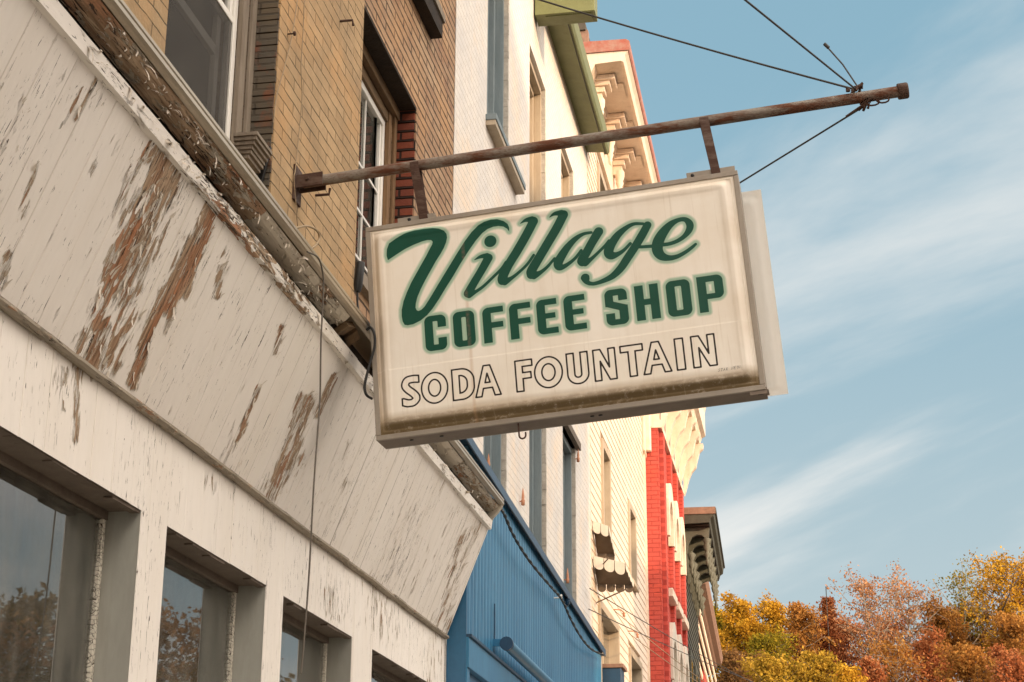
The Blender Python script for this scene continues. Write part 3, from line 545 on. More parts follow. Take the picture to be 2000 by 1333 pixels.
def frame4(mb, w_, n0, n1):   # mitred look: four bars with tiny gaps
    for (u0, u1, v0, v1) in ((0.0, SW, -.001, w_), (0.0, SW, SH-w_, SH+.001)): sbox(mb, u0, u1, v0, v1, n0, n1)
    for (u0, u1) in ((-.001, w_), (SW-w_, SW+.001)): sbox(mb, u0, u1, w_+.0008, SH-w_-.0008, n0, n1)
mb = MB(); frame4(mb, .024, -.004, .012); mb.build('front_frame', M_['taupe'], sign, bevel=.0025)
mb = MB(); frame4(mb, .02, SD-.01, SD+.003); mb.build('back_frame', M_['taupe'], sign, bevel=.002)
# ---- signed distance lettering
def seg(X, Y, a, b, r0, r1):
    dx, dy = b[0]-a[0], b[1]-a[1]; t = np.clip(((X-a[0])*dx+(Y-a[1])*dy)/(dx*dx+dy*dy+1e-12), 0, 1); return np.hypot(X-a[0]-t*dx, Y-a[1]-t*dy)-(r0+(r1-r0)*t)
def catmull(p, k=6):
    p = np.array(p, float); q = np.vstack([2*p[0]-p[1], p, 2*p[-1]-p[-2]]); o = []
    for i in range(1, len(q)-2):
        for t in np.linspace(0, 1, k, endpoint=False): o.append(.5*((2*q[i])+(-q[i-1]+q[i+1])*t+(2*q[i-1]-5*q[i]+4*q[i+1]-q[i+2])*t*t+(-q[i-1]+3*q[i]-3*q[i+1]+q[i+2])*t**3))
    o.append(q[-2]); return np.array(o)
def stroke(X, Y, pts): pts = catmull(pts); return np.min([seg(X, Y, a[:2], b[:2], a[2], b[2]) for a, b in zip(pts[:-1], pts[1:])], 0)
def poly(X, Y, pts):
    d = np.full(X.shape, 1e9); ins = np.zeros(X.shape, bool); n = len(pts)
    for i in range(n):
        a, b = pts[i], pts[(i+1) % n]; d = np.minimum(d, seg(X, Y, a, b, 0, 0))
        c = ((a[1] > Y) != (b[1] > Y)) & (X < (b[0]-a[0])*(Y-a[1])/((b[1]-a[1])+1e-15)+a[0]); ins ^= c
    return np.where(ins, -d, d)
def bx(X, Y, x0, x1, y0, y1, r=0.0):
    qx = np.abs(X-(x0+x1)/2)-(x1-x0)/2+r; qy = np.abs(Y-(y0+y1)/2)-(y1-y0)/2+r
    return np.hypot(np.maximum(qx, 0), np.maximum(qy, 0))+np.minimum(np.maximum(qx, qy), 0)-r
Z1 = zo((680, 300)); Z2 = zo((1100, 300)); ZZ = zo((600, 420), 4.76); PXM = .00058
def conv(Zf, pts): return [(*Zf(a, b), r*PXM) for a, b, r in pts]
VPOLY = [(765,442),(752,400),(755,340),(775,285),(840,240),(920,195),(1010,162),(1100,146),(1180,142),(1240,150),(1285,168),(1308,195),(1314,230),(1305,275),(1285,325),(1255,380),(1210,450),(1160,540),(1110,630),(1070,710),(1040,780),(1025,840),(1022,880),(1032,903),(1048,912),(1075,900),(1105,870),(1150,800),(1210,700),(1270,600),(1340,485),(1410,370),(1480,260),(1540,180),(1600,120),(1660,85),(1720,65),(1780,62),(1840,80),(1875,105),(1890,140),(1890,178),(1870,150),(1835,130),(1790,125),(1740,132),(1690,152),(1640,190),(1580,260),(1510,360),(1440,470),(1370,590),(1300,700),(1240,800),(1180,890),(1130,950),(1070,1000),(1000,1035),(950,1045),(920,1040),(902,1010),(893,960),(893,900),(910,820),(940,740),(980,650),(1030,560),(1080,470),(1120,400),(1150,340),(1175,295),(1180,270),(1165,255),(1130,255),(1080,268),(1000,300),(920,340),(850,385),(790,425)]
S1 = [[(1105,943,3),(1160,915,16),(1215,905,24)],[(1228,925,38),(1170,1030,36),(1110,1130,36),(1052,1232,38)],[(1062,1245,30),(1110,1222,17),(1180,1175,14),(1260,1100,13),(1340,1020,13),(1380,960,12)],
  [(1503,628,3),(1550,600,16),(1605,592,28)],[(1618,608,40),(1560,720,40),(1480,860,40),(1400,990,40),(1352,1090,42),(1350,1122,40)],[(1370,1130,34),(1420,1105,19),(1480,1060,14),(1560,985,13),(1620,900,12)],
  [(1755,575,3),(1800,545,16),(1860,537,28)],[(1878,552,40),(1820,665,40),(1740,800,40),(1660,935,40),(1602,1035,42),(1600,1070,40)],[(1622,1078,34),(1680,1050,19),(1740,1000,14),(1800,930,12)]]
S2 = [[(250,705,13),(180,720,16),(110,765,24),(45,835,32),(-5,910,38),(-34,968,40),(-26,1002,34),(10,1002,22),(70,965,16),(120,920,14),(165,860,13)],[(315,698,40),(260,790,38),(210,880,38),(172,945,40),(175,962,38)],[(200,968,32),(250,935,18),(300,890,14),(370,820,13),(405,775,12)],
  [(700,630,13),(620,632,16),(550,668,22),(480,730,32),(425,810,38),(402,872,42),(422,903,38),(470,897,24),(530,862,16),(590,800,13)],[(738,642,34),(690,730,36),(630,830,36),(570,920,36),(510,1010,34),(440,1080,28),(360,1122,21),(280,1148,17),(232,1145,18)],[(200,1098,38),(212,1130,24),(240,1148,17)],
  [(650,832,13),(720,828,15),(800,822,15)],[(865,812,17),(930,803,17),(1000,777,18),(1060,735,21),(1100,680,29),(1103,632,31),(1066,594,22),(1005,598,20),(935,638,30),(870,712,42),(830,790,48),(825,858,46),(858,908,38),(920,926,26),(990,915,20),(1060,880,17),(1120,837,15),(1155,806,12)]]
def lettering(X, Y):
    d = poly(X, Y, [ZZ(a, b) for a, b in VPOLY]); c = Z1(1245, 781); d = np.minimum(d, np.hypot(X-c[0], Y-c[1])-.031)
    for s in S1: d = np.minimum(d, stroke(X, Y, conv(Z1, s)))
    for s in S2: d = np.minimum(d, stroke(X, Y, conv(Z2, s)))
    y0, y1 = .529, .711; w_, b_ = .043, .031; mn = np.minimum
    def outer(x0, x1, r=.03): return bx(X, Y, x0, x1, y0, y1, r)
    def C(x0, x1): return np.maximum(np.maximum(outer(x0, x1), -bx(X, Y, x0+w_, x1-w_, y0+b_, y1-b_)), -bx(X, Y, x0+w_, x1+.1, y0+.064, y1-.064))
    def O(x0, x1): return np.maximum(outer(x0, x1), -bx(X, Y, x0+w_, x1-w_, y0+b_, y1-b_, .004))
    def F(x0, x1): return np.maximum(bx(X, Y, x0, x1+.4, y0, y1+.4, .03), mn(mn(bx(X, Y, x0, x0+w_, y0, y1), bx(X, Y, x0, x1, y0, y0+b_)), bx(X, Y, x0, x1-.004, y0+.078, y0+.108)))
    def E(x0, x1): return np.maximum(bx(X, Y, x0, x1+.4, y0, y1-.004, .03), mn(mn(mn(bx(X, Y, x0, x0+w_, y0, y1), bx(X, Y, x0, x1, y0, y0+b_)), bx(X, Y, x0, x1-.01, y0+.072, y0+.1)), bx(X, Y, x0, x1, y1-b_-.004, y1-.004)))
    def S(x0, x1):
        f = lambda q: [(x0+a*(x1-x0), y0+b*(y1-y0)) for a, b in q]
        return np.maximum(np.maximum(outer(x0, x1), -poly(X, Y, f([(.38, .18), (.6, .18), (.6, .33), (1.2, .33), (1.2, .47), (.95, .47), (.38, .34)]))), -poly(X, Y, f([(-.2, .66), (.4, .66), (.4, .84), (.6, .84), (.6, .60), (.05, .47), (-.2, .47)])))
    def H(x0, x1): return mn(mn(bx(X, Y, x0, x0+w_, y0, y1-.004), bx(X, Y, x1-w_, x1, y0, y1-.004)), bx(X, Y, x0, x1, y0+.072, y0+.103))
    def Pp(x0, x1): return mn(bx(X, Y, x0, x0+w_, y0, y1), np.maximum(np.maximum(bx(X, Y, x0-.1, x1, y0, y0+.118, .03), x0-X), -bx(X, Y, x0+w_, x1-w_, y0+b_, y0+.118-b_+.004)))
    for fn, a, b in ((C, .280, .389), (O, .424, .532), (F, .572, .677), (F, .705, .812), (E, .840, .941), (E, .974, 1.079), (S, 1.175, 1.284), (H, 1.321, 1.436), (O, 1.472, 1.588), (Pp, 1.621, 1.745)): d = mn(d, fn(a, b))
    return d
def outline(X, Y):
    y0, y1 = .822, .976; q = .0175; mn = np.minimum; d = np.full(X.shape, 1.0)
    def st(pts): return stroke(X, Y, [(a, b, q) for a, b in pts])
    def clip(v, x0, x1): return np.maximum(v, bx(X, Y, x0, x1, y0, y1))
    def cl2(v, *P): 
        return v
    def P_(x0, x1, pts): return poly(X, Y, [(x0+a*(x1-x0), y0+b*(y1-y0)) for a, b in pts])
    def El(x0, x1):
        cx, cy = (x0+x1)/2, (y0+y1)/2; t = np.linspace(0, 2*math.pi, 25); return np.abs(1)*stroke(X, Y, [(cx+((x1-x0)/2-q)*math.cos(a), cy+((y1-y0)/2-q)*math.sin(a), q) for a in t])
    def A(x0, x1):
        o = P_(x0, x1, [(0, 1), (.37, 0), (.63, 0), (1, 1), (.76, 1), (.68, .74), (.32, .74), (.24, 1)]); return np.maximum(o, -P_(x0, x1, [(.5, .26), (.40, .56), (.60, .56)]))
    def Nn(x0, x1): return P_(x0, x1, [(0, 0), (.33, 0), (.70, .60), (.70, 0), (1, 0), (1, 1), (.69, 1), (.30, .38), (.30, 1), (0, 1)])
    L = []
    s0, s1 = .148, .238; L.append(np.maximum(st([(s1-.006, y0+.020), (s1-.030, y0+.0175), (s0+.030, y0+.022), (s0+.0185, y0+.045), (s0+.030, y0+.066), (s1-.032, y0+.092), (s1-.0185, y0+.115), (s1-.034, y0+.134), (s0+.030, y0+.137), (s0+.004, y0+.128)]), bx(X, Y, s0, s1-.002, y0, y1)))
    L.append(El(.247, .377))
    dd = np.minimum(bx(X, Y, .401, .436, y0, y1), np.maximum(bx(X, Y, .33, .508, y0, y1, .062), .401-X)); L.append(np.maximum(dd, -np.maximum(bx(X, Y, .38, .474, y0+.033, y1-.033, .036), .436-X)))
    L.append(A(.512, .636)); f0, f1 = .714, .796; L.append(mn(mn(bx(X, Y, f0, f0+.034, y0, y1), bx(X, Y, f0, f1, y0, y0+.031)), bx(X, Y, f0, f1-.008, y0+.062, y0+.092)))
    L.append(El(.806, .940))
    u0, u1 = .965, 1.066; L.append(np.maximum(np.maximum(bx(X, Y, u0, u1, y0-.2, y1, .049), -bx(X, Y, u0+.034, u1-.034, y0-.3, y1-.032, .0155)), y0-Y))
    L.append(Nn(1.094, 1.198)); t0, t1 = 1.225, 1.331; L.append(mn(bx(X, Y, t0, t1, y0, y0+.031), bx(X, Y, (t0+t1)/2-.017, (t0+t1)/2+.017, y0, y1)))
    L.append(A(1.327, 1.458)); L.append(bx(X, Y, 1.485, 1.524, y0, y1)); L.append(Nn(1.563, 1.672))
    for v in L: d = mn(d, np.abs(v))
    return d
def sign_face(name, n_out, sgn, parent, letters=True, du=0.0, dv=0.0, u0=.022, u1=SW-.022, v0=.022, v1=SH-.022, step=.003):
    us = np.arange(u0, u1+1e-6, step); vs = np.arange(v0, v1+1e-6, step); U, V = np.meshgrid(us, vs, indexing='ij')
    dl, dr, dt, db = U-u0, u1-U, V-v0, v1-V; e = np.minimum(np.minimum(dl, dr), np.minimum(dt, db)); sm = lambda t: t*t*(3-2*t)
    ed = -np.log(np.exp(-60*dl)+np.exp(-60*dr)+np.exp(-60*dt)+np.exp(-60*db))/60
    h = .034*sm(np.clip((ed-.012)/.040, 0, 1))+.004*sm(np.clip(1-np.abs(e-.014)/.008, 0, 1))-.003*sm(np.clip((e-.062)/.02, 0, 1))
    h += .0015*sm(np.clip((V-.773)/.006, 0, 1))*np.clip((e-.06)/.01, 0, 1)
    P = SO+U[..., None]*SX+V[..., None]*SY+(n_out-sgn*h)[..., None]*SN+SX*du+SY*dv
    gsd = np.full(U.shape, 1.0); ksd = np.full(U.shape, 1.0)
    if letters:
        m = (V < .74); gsd[m] = lettering(U[m], V[m]); m = (V > .80) & (V < 1.0); ksd[m] = outline(U[m], V[m])
    at = dict(gsd=gsd.ravel(), ksd=ksd.ravel(), uv2=np.stack([U.ravel(), V.ravel(), e.ravel()], 1))
    return arr(P.reshape(-1, 3), gridf(len(us), len(vs)), name, M_['face'] if letters else M_['backface'], parent, at)
def face_mat(name, letters=True):
    g = G(name); uv = g.attr('uv2', True); s_ = g.sep(uv); U, V, Ed = s_[0], s_[1], s_[2]
    cream = (.80, .76, .69); n1 = g.noise(g.mul(uv, (1.2, 1.2, 0)), 2.0, 5, .55); st = g.noise(g.mul(uv, (14, 1.2, 0)), 1, 4, .6); fine = g.noise(g.mul(uv, (1, 1, 0)), 70, 4, .6)
    c = g.mix(g.rng(n1, .35, .7), cream, (.72, .655, .56)); c = g.mix(g.rng(st, .5, .8, 0, .22), c, (.46, .36, .24))
    # edge shading and grime, both put into the colour round the moulded margin
    c = g.mix(g.mt('MULTIPLY', g.rng(Ed, .11, .03), g.rng(n1, .2, .7, .08, .45)), c, (.44, .33, .21))
    # brown streak at left, mould along the bottom roll
    c = g.mix(g.mt('MULTIPLY', g.rng(U, .10, .03), g.rng(g.noise(g.mul(uv, (9, 5, 0)), 1, 5, .6), .3, .7, .1, .55)), c, (.40, .26, .13))
    mo = g.noise(g.mul(uv, (20, 30, 0)), 1, 9, .75); dn = g.rng(V, 1.012, 1.055)
    mz = g.mt('MULTIPLY', dn, g.rng(g.mt('ADD', mo, g.mt('MULTIPLY', dn, .14)), .44, .60, .10, .97)); c = g.mix(mz, c, (.055, .042, .020))
    c = g.mix(g.mt('MULTIPLY', g.rng(V, .99, 1.02), .45), c, (.28, .19, .09))
    rs_ = g.noise(g.mul(uv, (30, 2.5, 0)), 1, 3, .6); c = g.mix(g.mt('MULTIPLY', g.rng(g.mt('ABSOLUTE', g.mt('SUBTRACT', U, .502)), .012, .002), g.mt('MULTIPLY', g.rng(V, .38, .47), .35)), c, (.45, .27, .14))
    c = g.mix(g.rng(g.mt('ABSOLUTE', g.mt('SUBTRACT', V, .774)), .004, .001, 0, .35), c, (.74, .68, .58))
    if letters:
        dp = g.noise(g.mul(uv, (60, 1.6, 0)), 1, 4, .7); c = g.mix(g.rng(dp, .58, .74, 0, .35), c, (.42, .33, .22)); sc2 = g.noise(g.mul(uv, (3, 90, 0)), 1, 3, .7, 1.5); c = g.mix(g.rng(sc2, .70, .73, 0, .25), c, (.86, .82, .74))
        sd = g.attr('gsd'); ks = g.attr('ksd')
        wob = g.mt('ADD', sd, g.mt('MULTIPLY', g.mt('SUBTRACT', fine, .5), .0012))
        c = g.mix(g.rng(sd, .020, .009, 0, .92), c, (.27, .42, .31))
        gr = g.mix(g.rng(g.noise(g.mul(uv, (4, 4, 0)), 3, 5, .6), .4, .75), (.002, .056, .034), (.003, .064, .040))
        gr = g.mix(g.mt('MULTIPLY', g.rng(g.mt('ABSOLUTE', g.mt('SUBTRACT', U, .500)), .012, .003), g.rng(fine, .4, .6, .2, .8)), gr, (.10, .085, .06))
        c = g.mix(g.rng(wob, .0012, -.0012), c, gr)
        c = g.mix(g.rng(ks, .0050, .0034), c, (.018, .013, .010))
    g.done(c, g.rng(n1, .3, .7, .42, .6), g.bump(g.mt('ADD', n1, g.mt('MULTIPLY', fine, .03)), .004), 0, .22)
    return g.m
M_['face'] = face_mat('lettered_plastic_face')
def backm():
    g = G('translucent_plastic_face'); g.done(g.mix(g.rng(g.noise(g.mul(g.tc, (8, 8, 1.5)), 2, 5, .6), .35, .7), (.88, .84, .77), (.80, .73, .63)), .5, None, 0, .3)
    t = g.t; out = [n for n in t.nodes if n.type == 'OUTPUT_MATERIAL'][0]; tl = N(t, 'ShaderNodeBsdfTranslucent'); tl.inputs[0].default_value = (.9, .87, .8, 1); ms = N(t, 'ShaderNodeMixShader'); ms.inputs[0].default_value = .6
    g.L(g.b.outputs[0], ms.inputs[1]); g.L(tl.outputs[0], ms.inputs[2]); g.L(ms.outputs[0], out.inputs[0]); return g.m
M_['backface'] = backm()
fo = sign_face('lettered_face', .002, 1, sign)
# sign-writer's mark, bottom right
def scribble():
    GL = {'S': [[(1, 0), (.1, .2), (.9, .7), (0, 1)]], 'T': [[(0, .1), (1, 0)], [(.55, .05), (.4, 1)]], 'A': [[(0, 1), (.5, 0), (.9, 1)], [(.2, .6), (.8, .55)]], 'R': [[(.1, 1), (.2, 0), (.9, .25), (.2, .5), (.9, 1)]],
          'N': [[(0, 1), (.15, 0), (.8, 1), (1, 0)]], 'E': [[(1, 0), (.15, .05), (0, 1), (.9, .95)], [(.1, .5), (.7, .48)]], 'O': [[(.5, 0), (0, .5), (.5, 1), (1, .5), (.5, 0)]]}
    mb = MB(); u = 1.672
    for ch in 'STAR NEON':
        if ch != ' ':
            for ln in GL[ch]:
                pts = [sg(u+a*.0085+.003*(1-b), .9965-(u-1.672)*.03+b*.014, -.0305) for a, b in ln]; mb.tube(pts, .0009, 4)
        u += .0125
    mb.build('maker_mark', M_['black'], sign)
scribble()
sign_face('back_face', SD-.004, -1, sign, letters=False, du=.098, dv=.004, u0=.03, u1=SW+.0, v0=.045, v1=SH-.015, step=.012)
mb = MB(); sbox(mb, .164, .36, -.034, -.002, .02, .026); sbox(mb, 1.631, 1.868, -.036, -.002, .02, .026); mb.split('hanging_flange', M_['taupe'], sign, bevel=.001)
mb = MB()
for u in (.225, .31, 1.66): mb.lathe(sg(u, -.018, .016), [(0, 0), (.009, 0), (.009, .006), (0, .007)], 8, SN)
mb.split('flange_bolt', M_['black'], sign)
mb = MB(); 
for u in (.16, .31, 1.05, 1.09): mb.lathe(sg(u, SH+.001, .06), [(0, .004), (.010, .003), (.011, 0)], 8, SY)
mb.split('drain_hole', M_['black'], sign)
mb = MB(); hu = pxs(1010, 820)[0]; hc = sg(hu, SH, .02)
pts = [hc+SY*.0-SX*0, hc+SY*.03, hc+SY*.055]+[hc+SY*(.062+.016*math.sin(a))+SX*(.016-.016*math.cos(a)) for a in np.linspace(.2, math.pi, 8)]+[hc+SY*.048+SX*.032]
mb.tube(pts, .0045, 7); mb.build('hook', M_['rustd'], sign)
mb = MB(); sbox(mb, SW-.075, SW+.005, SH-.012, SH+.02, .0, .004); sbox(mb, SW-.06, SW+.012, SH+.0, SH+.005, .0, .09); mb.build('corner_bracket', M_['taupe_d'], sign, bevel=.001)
mb = MB(); mb.lathe(sg(SW-.028, SH+.0065, .045), [(0, .003), (.012, .002), (.013, 0)], 10, SY); mb.build('corner_bolt', M_['black'], sign)
# ------------------------------------------------------------------ sign pole, straps, guy wires
A0, A1 = ay(600, 357, 7.70), ay(1765, 178, 7.70); pd = (A1-A0)/np.linalg.norm(A1-A0)
pole = thing('sign_pole', (0, 7.70, float(A0[2])), 'long rusty steel pipe bracket sticking out from the brick wall over the street', 'pole')
MB().tube([A0-pd*.02]+[A0+(A1-A0)*t for t in np.linspace(.05, 1, 24)], .0285, 16).build('pipe', M_['rust'], pole)
MB().lathe(A1-pd*.03, [(0, 0), (.038, 0), (.041, .006), (.041, .045), (.036, .052), (0, .053)], 14, pd).build('end_cap', M_['rustd'], pole)
w0 = ax(572, 350, 0)
MB().box(0, .012, 7.64, 7.76, w0[2]-.11, w0[2]+.085).build('wall_plate', M_['rustd'], pole, bevel=.002)
mb = MB(); cz = float(A0[2])
for s in (-1, 1): mb.obox((.075, 7.70+s*.034, cz-.002), (.075, 0, .006), (0, .005, 0), (0, 0, .036))
mb.split('pipe_clevis', M_['rustd'], pole, bevel=.002)
mb = MB(); mb.tube([(.07, 7.652, cz+.005), (.07, 7.748, cz+.005)], .011, 8); bp = A1-pd*.27; mb.tube([bp+np.array([0, -.03, .028]), bp+np.array([0, -.032, .045])], .012, 6)
mb.split('bolt', M_['rustd'], pole)
def strap(px, py, ubase):
    t = (px-600)/(1765-600); c = A0+(A1-A0)*t; mb = MB(); wv = pd*.023
    ring = [c+np.array([0, math.cos(a)*.034, 0])+np.cross(pd, (0, 1, 0))*-math.sin(a)*.034 for a in np.linspace(-.3, math.pi+.3, 12)]
    pts = [p for p in ring]
    vs = []
    for p in pts: vs += [p-wv, p+wv]
    mb.add(vs, [(2*i, 2*i+1, 2*i+3, 2*i+2) for i in range(len(pts)-1)])
    bt = sg(ubase, -.004, .018)
    for s in (-1, 1):
        q0 = c+np.array([0, s*.034, -.005]); q1 = bt+SN*(.010*s+.0); n_ = 7
        for lay in (0, .005):
            vs = []
            for i in range(n_): 
                f = i/(n_-1); p = q0*(1-f)+q1*f+np.array([0, s*lay, 0]); vs += [p-wv*(1-.05*f), p+wv*(1-.05*f)]
            mb.add(vs, [(2*i, 2*i+1, 2*i+3, 2*i+2) for i in range(n_-1)])
    mb.tube([c+np.array([0, -.045, -.06]), c+np.array([0, .045, -.06])], .009, 6)
    o = mb.build('hanging_strap', M_['rustd'], pole); return o
strap(820, 322, pxs(826, 415)[0]); strap(1388, 236, pxs(1398, 335)[0])
def cable(name, pts, r, mat, label, cat, group=None, k=6):
    o = MB().tube(pts, r, k).build(name, mat); return tag(o, label, cat, group)
def tpole(px): return A0+(A1-A0)*((px-600)/(1765-600))
K1 = tpole(1678)+np.array([0, 0, .045]); K2 = tpole(1690)+np.array([0, 0, -.05])
def lin(a, b, sag=0.0, n=14): a = np.array(a); b = np.array(b); return [a+(b-a)*t-np.array([0, 0, sag*4*t*(1-t)]) for t in np.linspace(0, 1, n)]
cable('guy_wire', lin(K1, ax(730, -105, 0), .03), .0055, M_['wire'], 'long dark guy wire running from pole tip up left to the brick wall', 'wire', 'guy wires of the sign pole')
w2 = ay(1000, -330, 4.2); e2 = K1+(ay(1455, 0, 6.2)-K1)*3.2
cable('guy_wire', lin(K1, e2, .0), .005, M_['wire'], 'steep dark guy wire rising from pole tip out of the top of the picture', 'wire', 'guy wires of the sign pole')
cable('guy_wire', lin(K2, ax(889, 700, 0), .0), .0048, M_['wire'], 'dark guy wire slanting down from pole tip behind the cream sign', 'wire', 'guy wires of the sign pole')
tl = ay(1610, 86, 7.72); o = cable('loose_wire_end', [K1+np.array([.02, 0, -.01]), K1*.5+tl*.5+np.array([.012, 0, .012]), tl], .0042, M_['wire'], 'short loose wire tail sticking up from the pole tip', 'wire')
MB().tube([tl+np.array([.02, 0, -.025]), tl], .009, 6).build('wire_ferrule', M_['wire'], o)
mb = MB()
for kk in (K1, K2):
    for i in range(4):
        a = np.array([random.uniform(-.03, .03), random.uniform(-.03, .03), random.uniform(-.02, .02)]); mb.tube([kk+a, kk-a*.8+np.array([.01, -.02, .01]), kk-a], .007, 6)
c = tpole(1705)+np.array([0, 0, -.04]); mb.tube([c+np.array([.035*math.cos(a), -.01, .018*math.sin(a)]) for a in np.linspace(0, 2*math.pi, 12)], .0045, 6)
c = tpole(1725)+np.array([0, 0, -.036]); mb.tube([c+np.array([.03*math.cos(a), -.01, .016*math.sin(a)]) for a in np.linspace(0, 2*math.pi, 12)], .0045, 6)
cc = ay(1652, 228, 7.70); mb.tube([K2+np.array([-.01, -.012, 0]), cc], .0045, 6)
mb.build('wire_clamp', M_['rustd'], pole)
# ------------------------------------------------------------------ ironmongery and cables on the brick
def hook(px, py, flip, label):
    p = ax(px, py, 0); mb = MB(); pts = [p, p+np.array([.075, 0, 0]), p+np.array([.08, .0, .035*flip])]; mb.tube(pts, .0075, 6); tag(mb.build('wall_hook', M_['rustd']), label, 'hook', 'iron hooks in the brick wall')
hook(664, 42, -1, 'rusty bent iron hook high on the ochre brick wall'); hook(616, 382, 1, 'rusty bent iron hook just below the pipe bracket')
p = ax(562, 67, 0); tag(MB().lathe(p, [(.004, 0), (.004, .03), (.013, .032), (.012, .042), (0, .044)], 8, (1, 0, 0)).build('wall_bolt', M_['rustd']), 'small rusty bolt head in the ochre wall near the upper window', 'bolt')
def wpath(pts, X=.012): return catmull([ax(a, b, X) for a, b in pts], 5)
cable('wall_wire', wpath([(586, -40), (572, 60), (556, 130), (540, 190), (534, 240)]), .0028, M_['tancable'], 'thin brown wire slanting across the ochre wall to the window corner', 'wire', 'thin wires on the brick wall')
cable('wall_wire', wpath([(596, -40), (592, 60), (588, 130), (590, 190), (584, 260), (577, 330), (574, 350), (578, 400), (582, 450)]), .0028, M_['tancable'], 'thin brown wire running down the ochre wall past the pipe bracket', 'wire', 'thin wires on the brick wall')
cable('cable_loop', wpath([(576, 446), (600, 442), (618, 450), (624, 465), (616, 480), (604, 488)], .25), .006, M_['tancable'], 'short tan cable looping up above the metal gutter', 'cable')
cable('hanging_cable', wpath([(600, 492), (622, 505), (631, 540), (631, 580), (629, 625), (627, 660), (626, 720), (625, 780), (620, 850), (614, 930), (610, 1000), (606, 1080), (601, 1160), (594, 1250), (588, 1316)], .43), .0040, M_['greycable'], 'dark thin cable hanging from the gutter down across the white boards', 'cable')
q = thing('power_connector', tuple(ay(702, 570, 7.95)), 'black cylindrical cable connector hanging beside the left edge of the sign', 'connector')
a, b = ay(704, 513, 7.95), ay(698, 570, 7.95); MB().tube([a, a*.96+b*.04, a*.2+b*.8, b], [.022, .025, .024, .017], 12).build('housing', M_['black'], q)
MB().tube(catmull([b, ay(699, 600, 7.95), ay(708, 625, 7.93), ay(722, 636, 7.9)], 5), .006, 6).build('lead', M_['black'], q)
cable('looped_cord', catmull([ay(716, 645, 7.62), ay(724, 640, 7.61), ay(731, 652, 7.60), ay(732, 675, 7.60), ay(724, 705, 7.60), ay(716, 735, 7.60), ay(712, 757, 7.60), ay(716, 772, 7.61), ay(726, 779, 7.66)], 5), .007, M_['black'], 'black cord looped down the left edge of the sign', 'cord')
# ------------------------------------------------------------------ blue metal storefront
bd = np.array([-.0115, .99993, 0.]); bn = np.array([.99993, .0115, 0.]); bo = np.array([.133, 11.56, 0.])
def abl(px, py, off=0.0): return apl(px, py, bo+bn*off, bn)
def bl(t, z, n=0.0): return bo+bd*t+bn*n+np.array([0, 0, z])
def tz(px, py, off=0.0): q = abl(px, py, off); return (q-bo)@bd, q[2]
blue = thing('blue_storefront', (.1, 15, 0), 'bright blue ribbed metal storefront with a dark blue coping next to the white boards', 'storefront')
tE = tz(1176, 1290)[0]; tA, zA = tz(930, 896); tB, zB = tz(1172, 1270); zt_ = lambda t: zA+(zB-zA)*(t-tA)/(tB-tA)
tL1, zL1 = tz(906, 1242); tL2, zL2 = tz(1018, 1333)
def ribs():
    mb = MB(); t = 0.0; pr = []; r = random.Random(2)
    while t < tE:
        for dt, n in ((0, 0), (.052, 0), (.056, -.022), (.068, -.022), (.072, 0), (.10, 0), (.104, -.012), (.112, -.012), (.116, 0)): pr.append((min(t+dt, tE), n))
        t += .135
    vs = []
    for t, n in pr: vs += [bl(t, zL1-.1, n), bl(t, zt_(t)+.02, n)]
    mb.add(vs, [(2*i, 2*i+2, 2*i+3, 2*i+1) for i in range(len(pr)-1)]); return mb
ribs().build('ribbed_cladding', M_['blue'], blue)
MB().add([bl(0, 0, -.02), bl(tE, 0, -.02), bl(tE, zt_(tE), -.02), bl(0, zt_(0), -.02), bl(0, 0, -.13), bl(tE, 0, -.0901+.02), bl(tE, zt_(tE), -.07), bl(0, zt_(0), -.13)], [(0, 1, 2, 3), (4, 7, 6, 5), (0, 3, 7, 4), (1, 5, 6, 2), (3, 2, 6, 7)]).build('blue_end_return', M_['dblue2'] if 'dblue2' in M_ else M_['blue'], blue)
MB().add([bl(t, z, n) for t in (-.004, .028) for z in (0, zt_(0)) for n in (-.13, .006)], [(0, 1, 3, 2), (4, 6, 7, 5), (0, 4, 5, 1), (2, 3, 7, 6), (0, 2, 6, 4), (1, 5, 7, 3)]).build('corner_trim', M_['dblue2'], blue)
cop = MB(); vs = []
for t in np.linspace(-.35, tE, 18):
    z = zt_(t); 
    for n, h in ((-.06, .01), (.035, -.0), (.045, -.035), (.038, -.04), (.045, .035), (-.06, .06)): vs.append(bl(t, z+h, n))
k = 6; order = [0, 1, 3, 2, 4, 5]
cop.add(vs, [(i*k+order[j], i*k+order[(j+1) % k], (i+1)*k+order[(j+1) % k], (i+1)*k+order[j]) for i in range(17) for j in range(k)]+[tuple(order), tuple(17*k+j for j in order[::-1])])
cop.build('coping', M_['dblue'], blue)
hb = zL1-.21
MB().add([bl(t, z, n) for t in (0, tE) for z in (hb, zL1) for n in (-.02, .028)], [(0, 1, 3, 2), (4, 6, 7, 5), (0, 4, 5, 1), (2, 3, 7, 6), (0, 2, 6, 4), (1, 5, 7, 3)]).build('header_board', M_['blue'], blue, bevel=.004)
MB().add([bl(t, z, n) for t in (0, tE) for z in (zL1+.001, zL1+.02) for n in (-.02, .045)], [(0, 1, 3, 2), (4, 6, 7, 5), (0, 4, 5, 1), (2, 3, 7, 6), (0, 2, 6, 4), (1, 5, 7, 3)]).build('drip_ledge', M_['dblue'], blue)
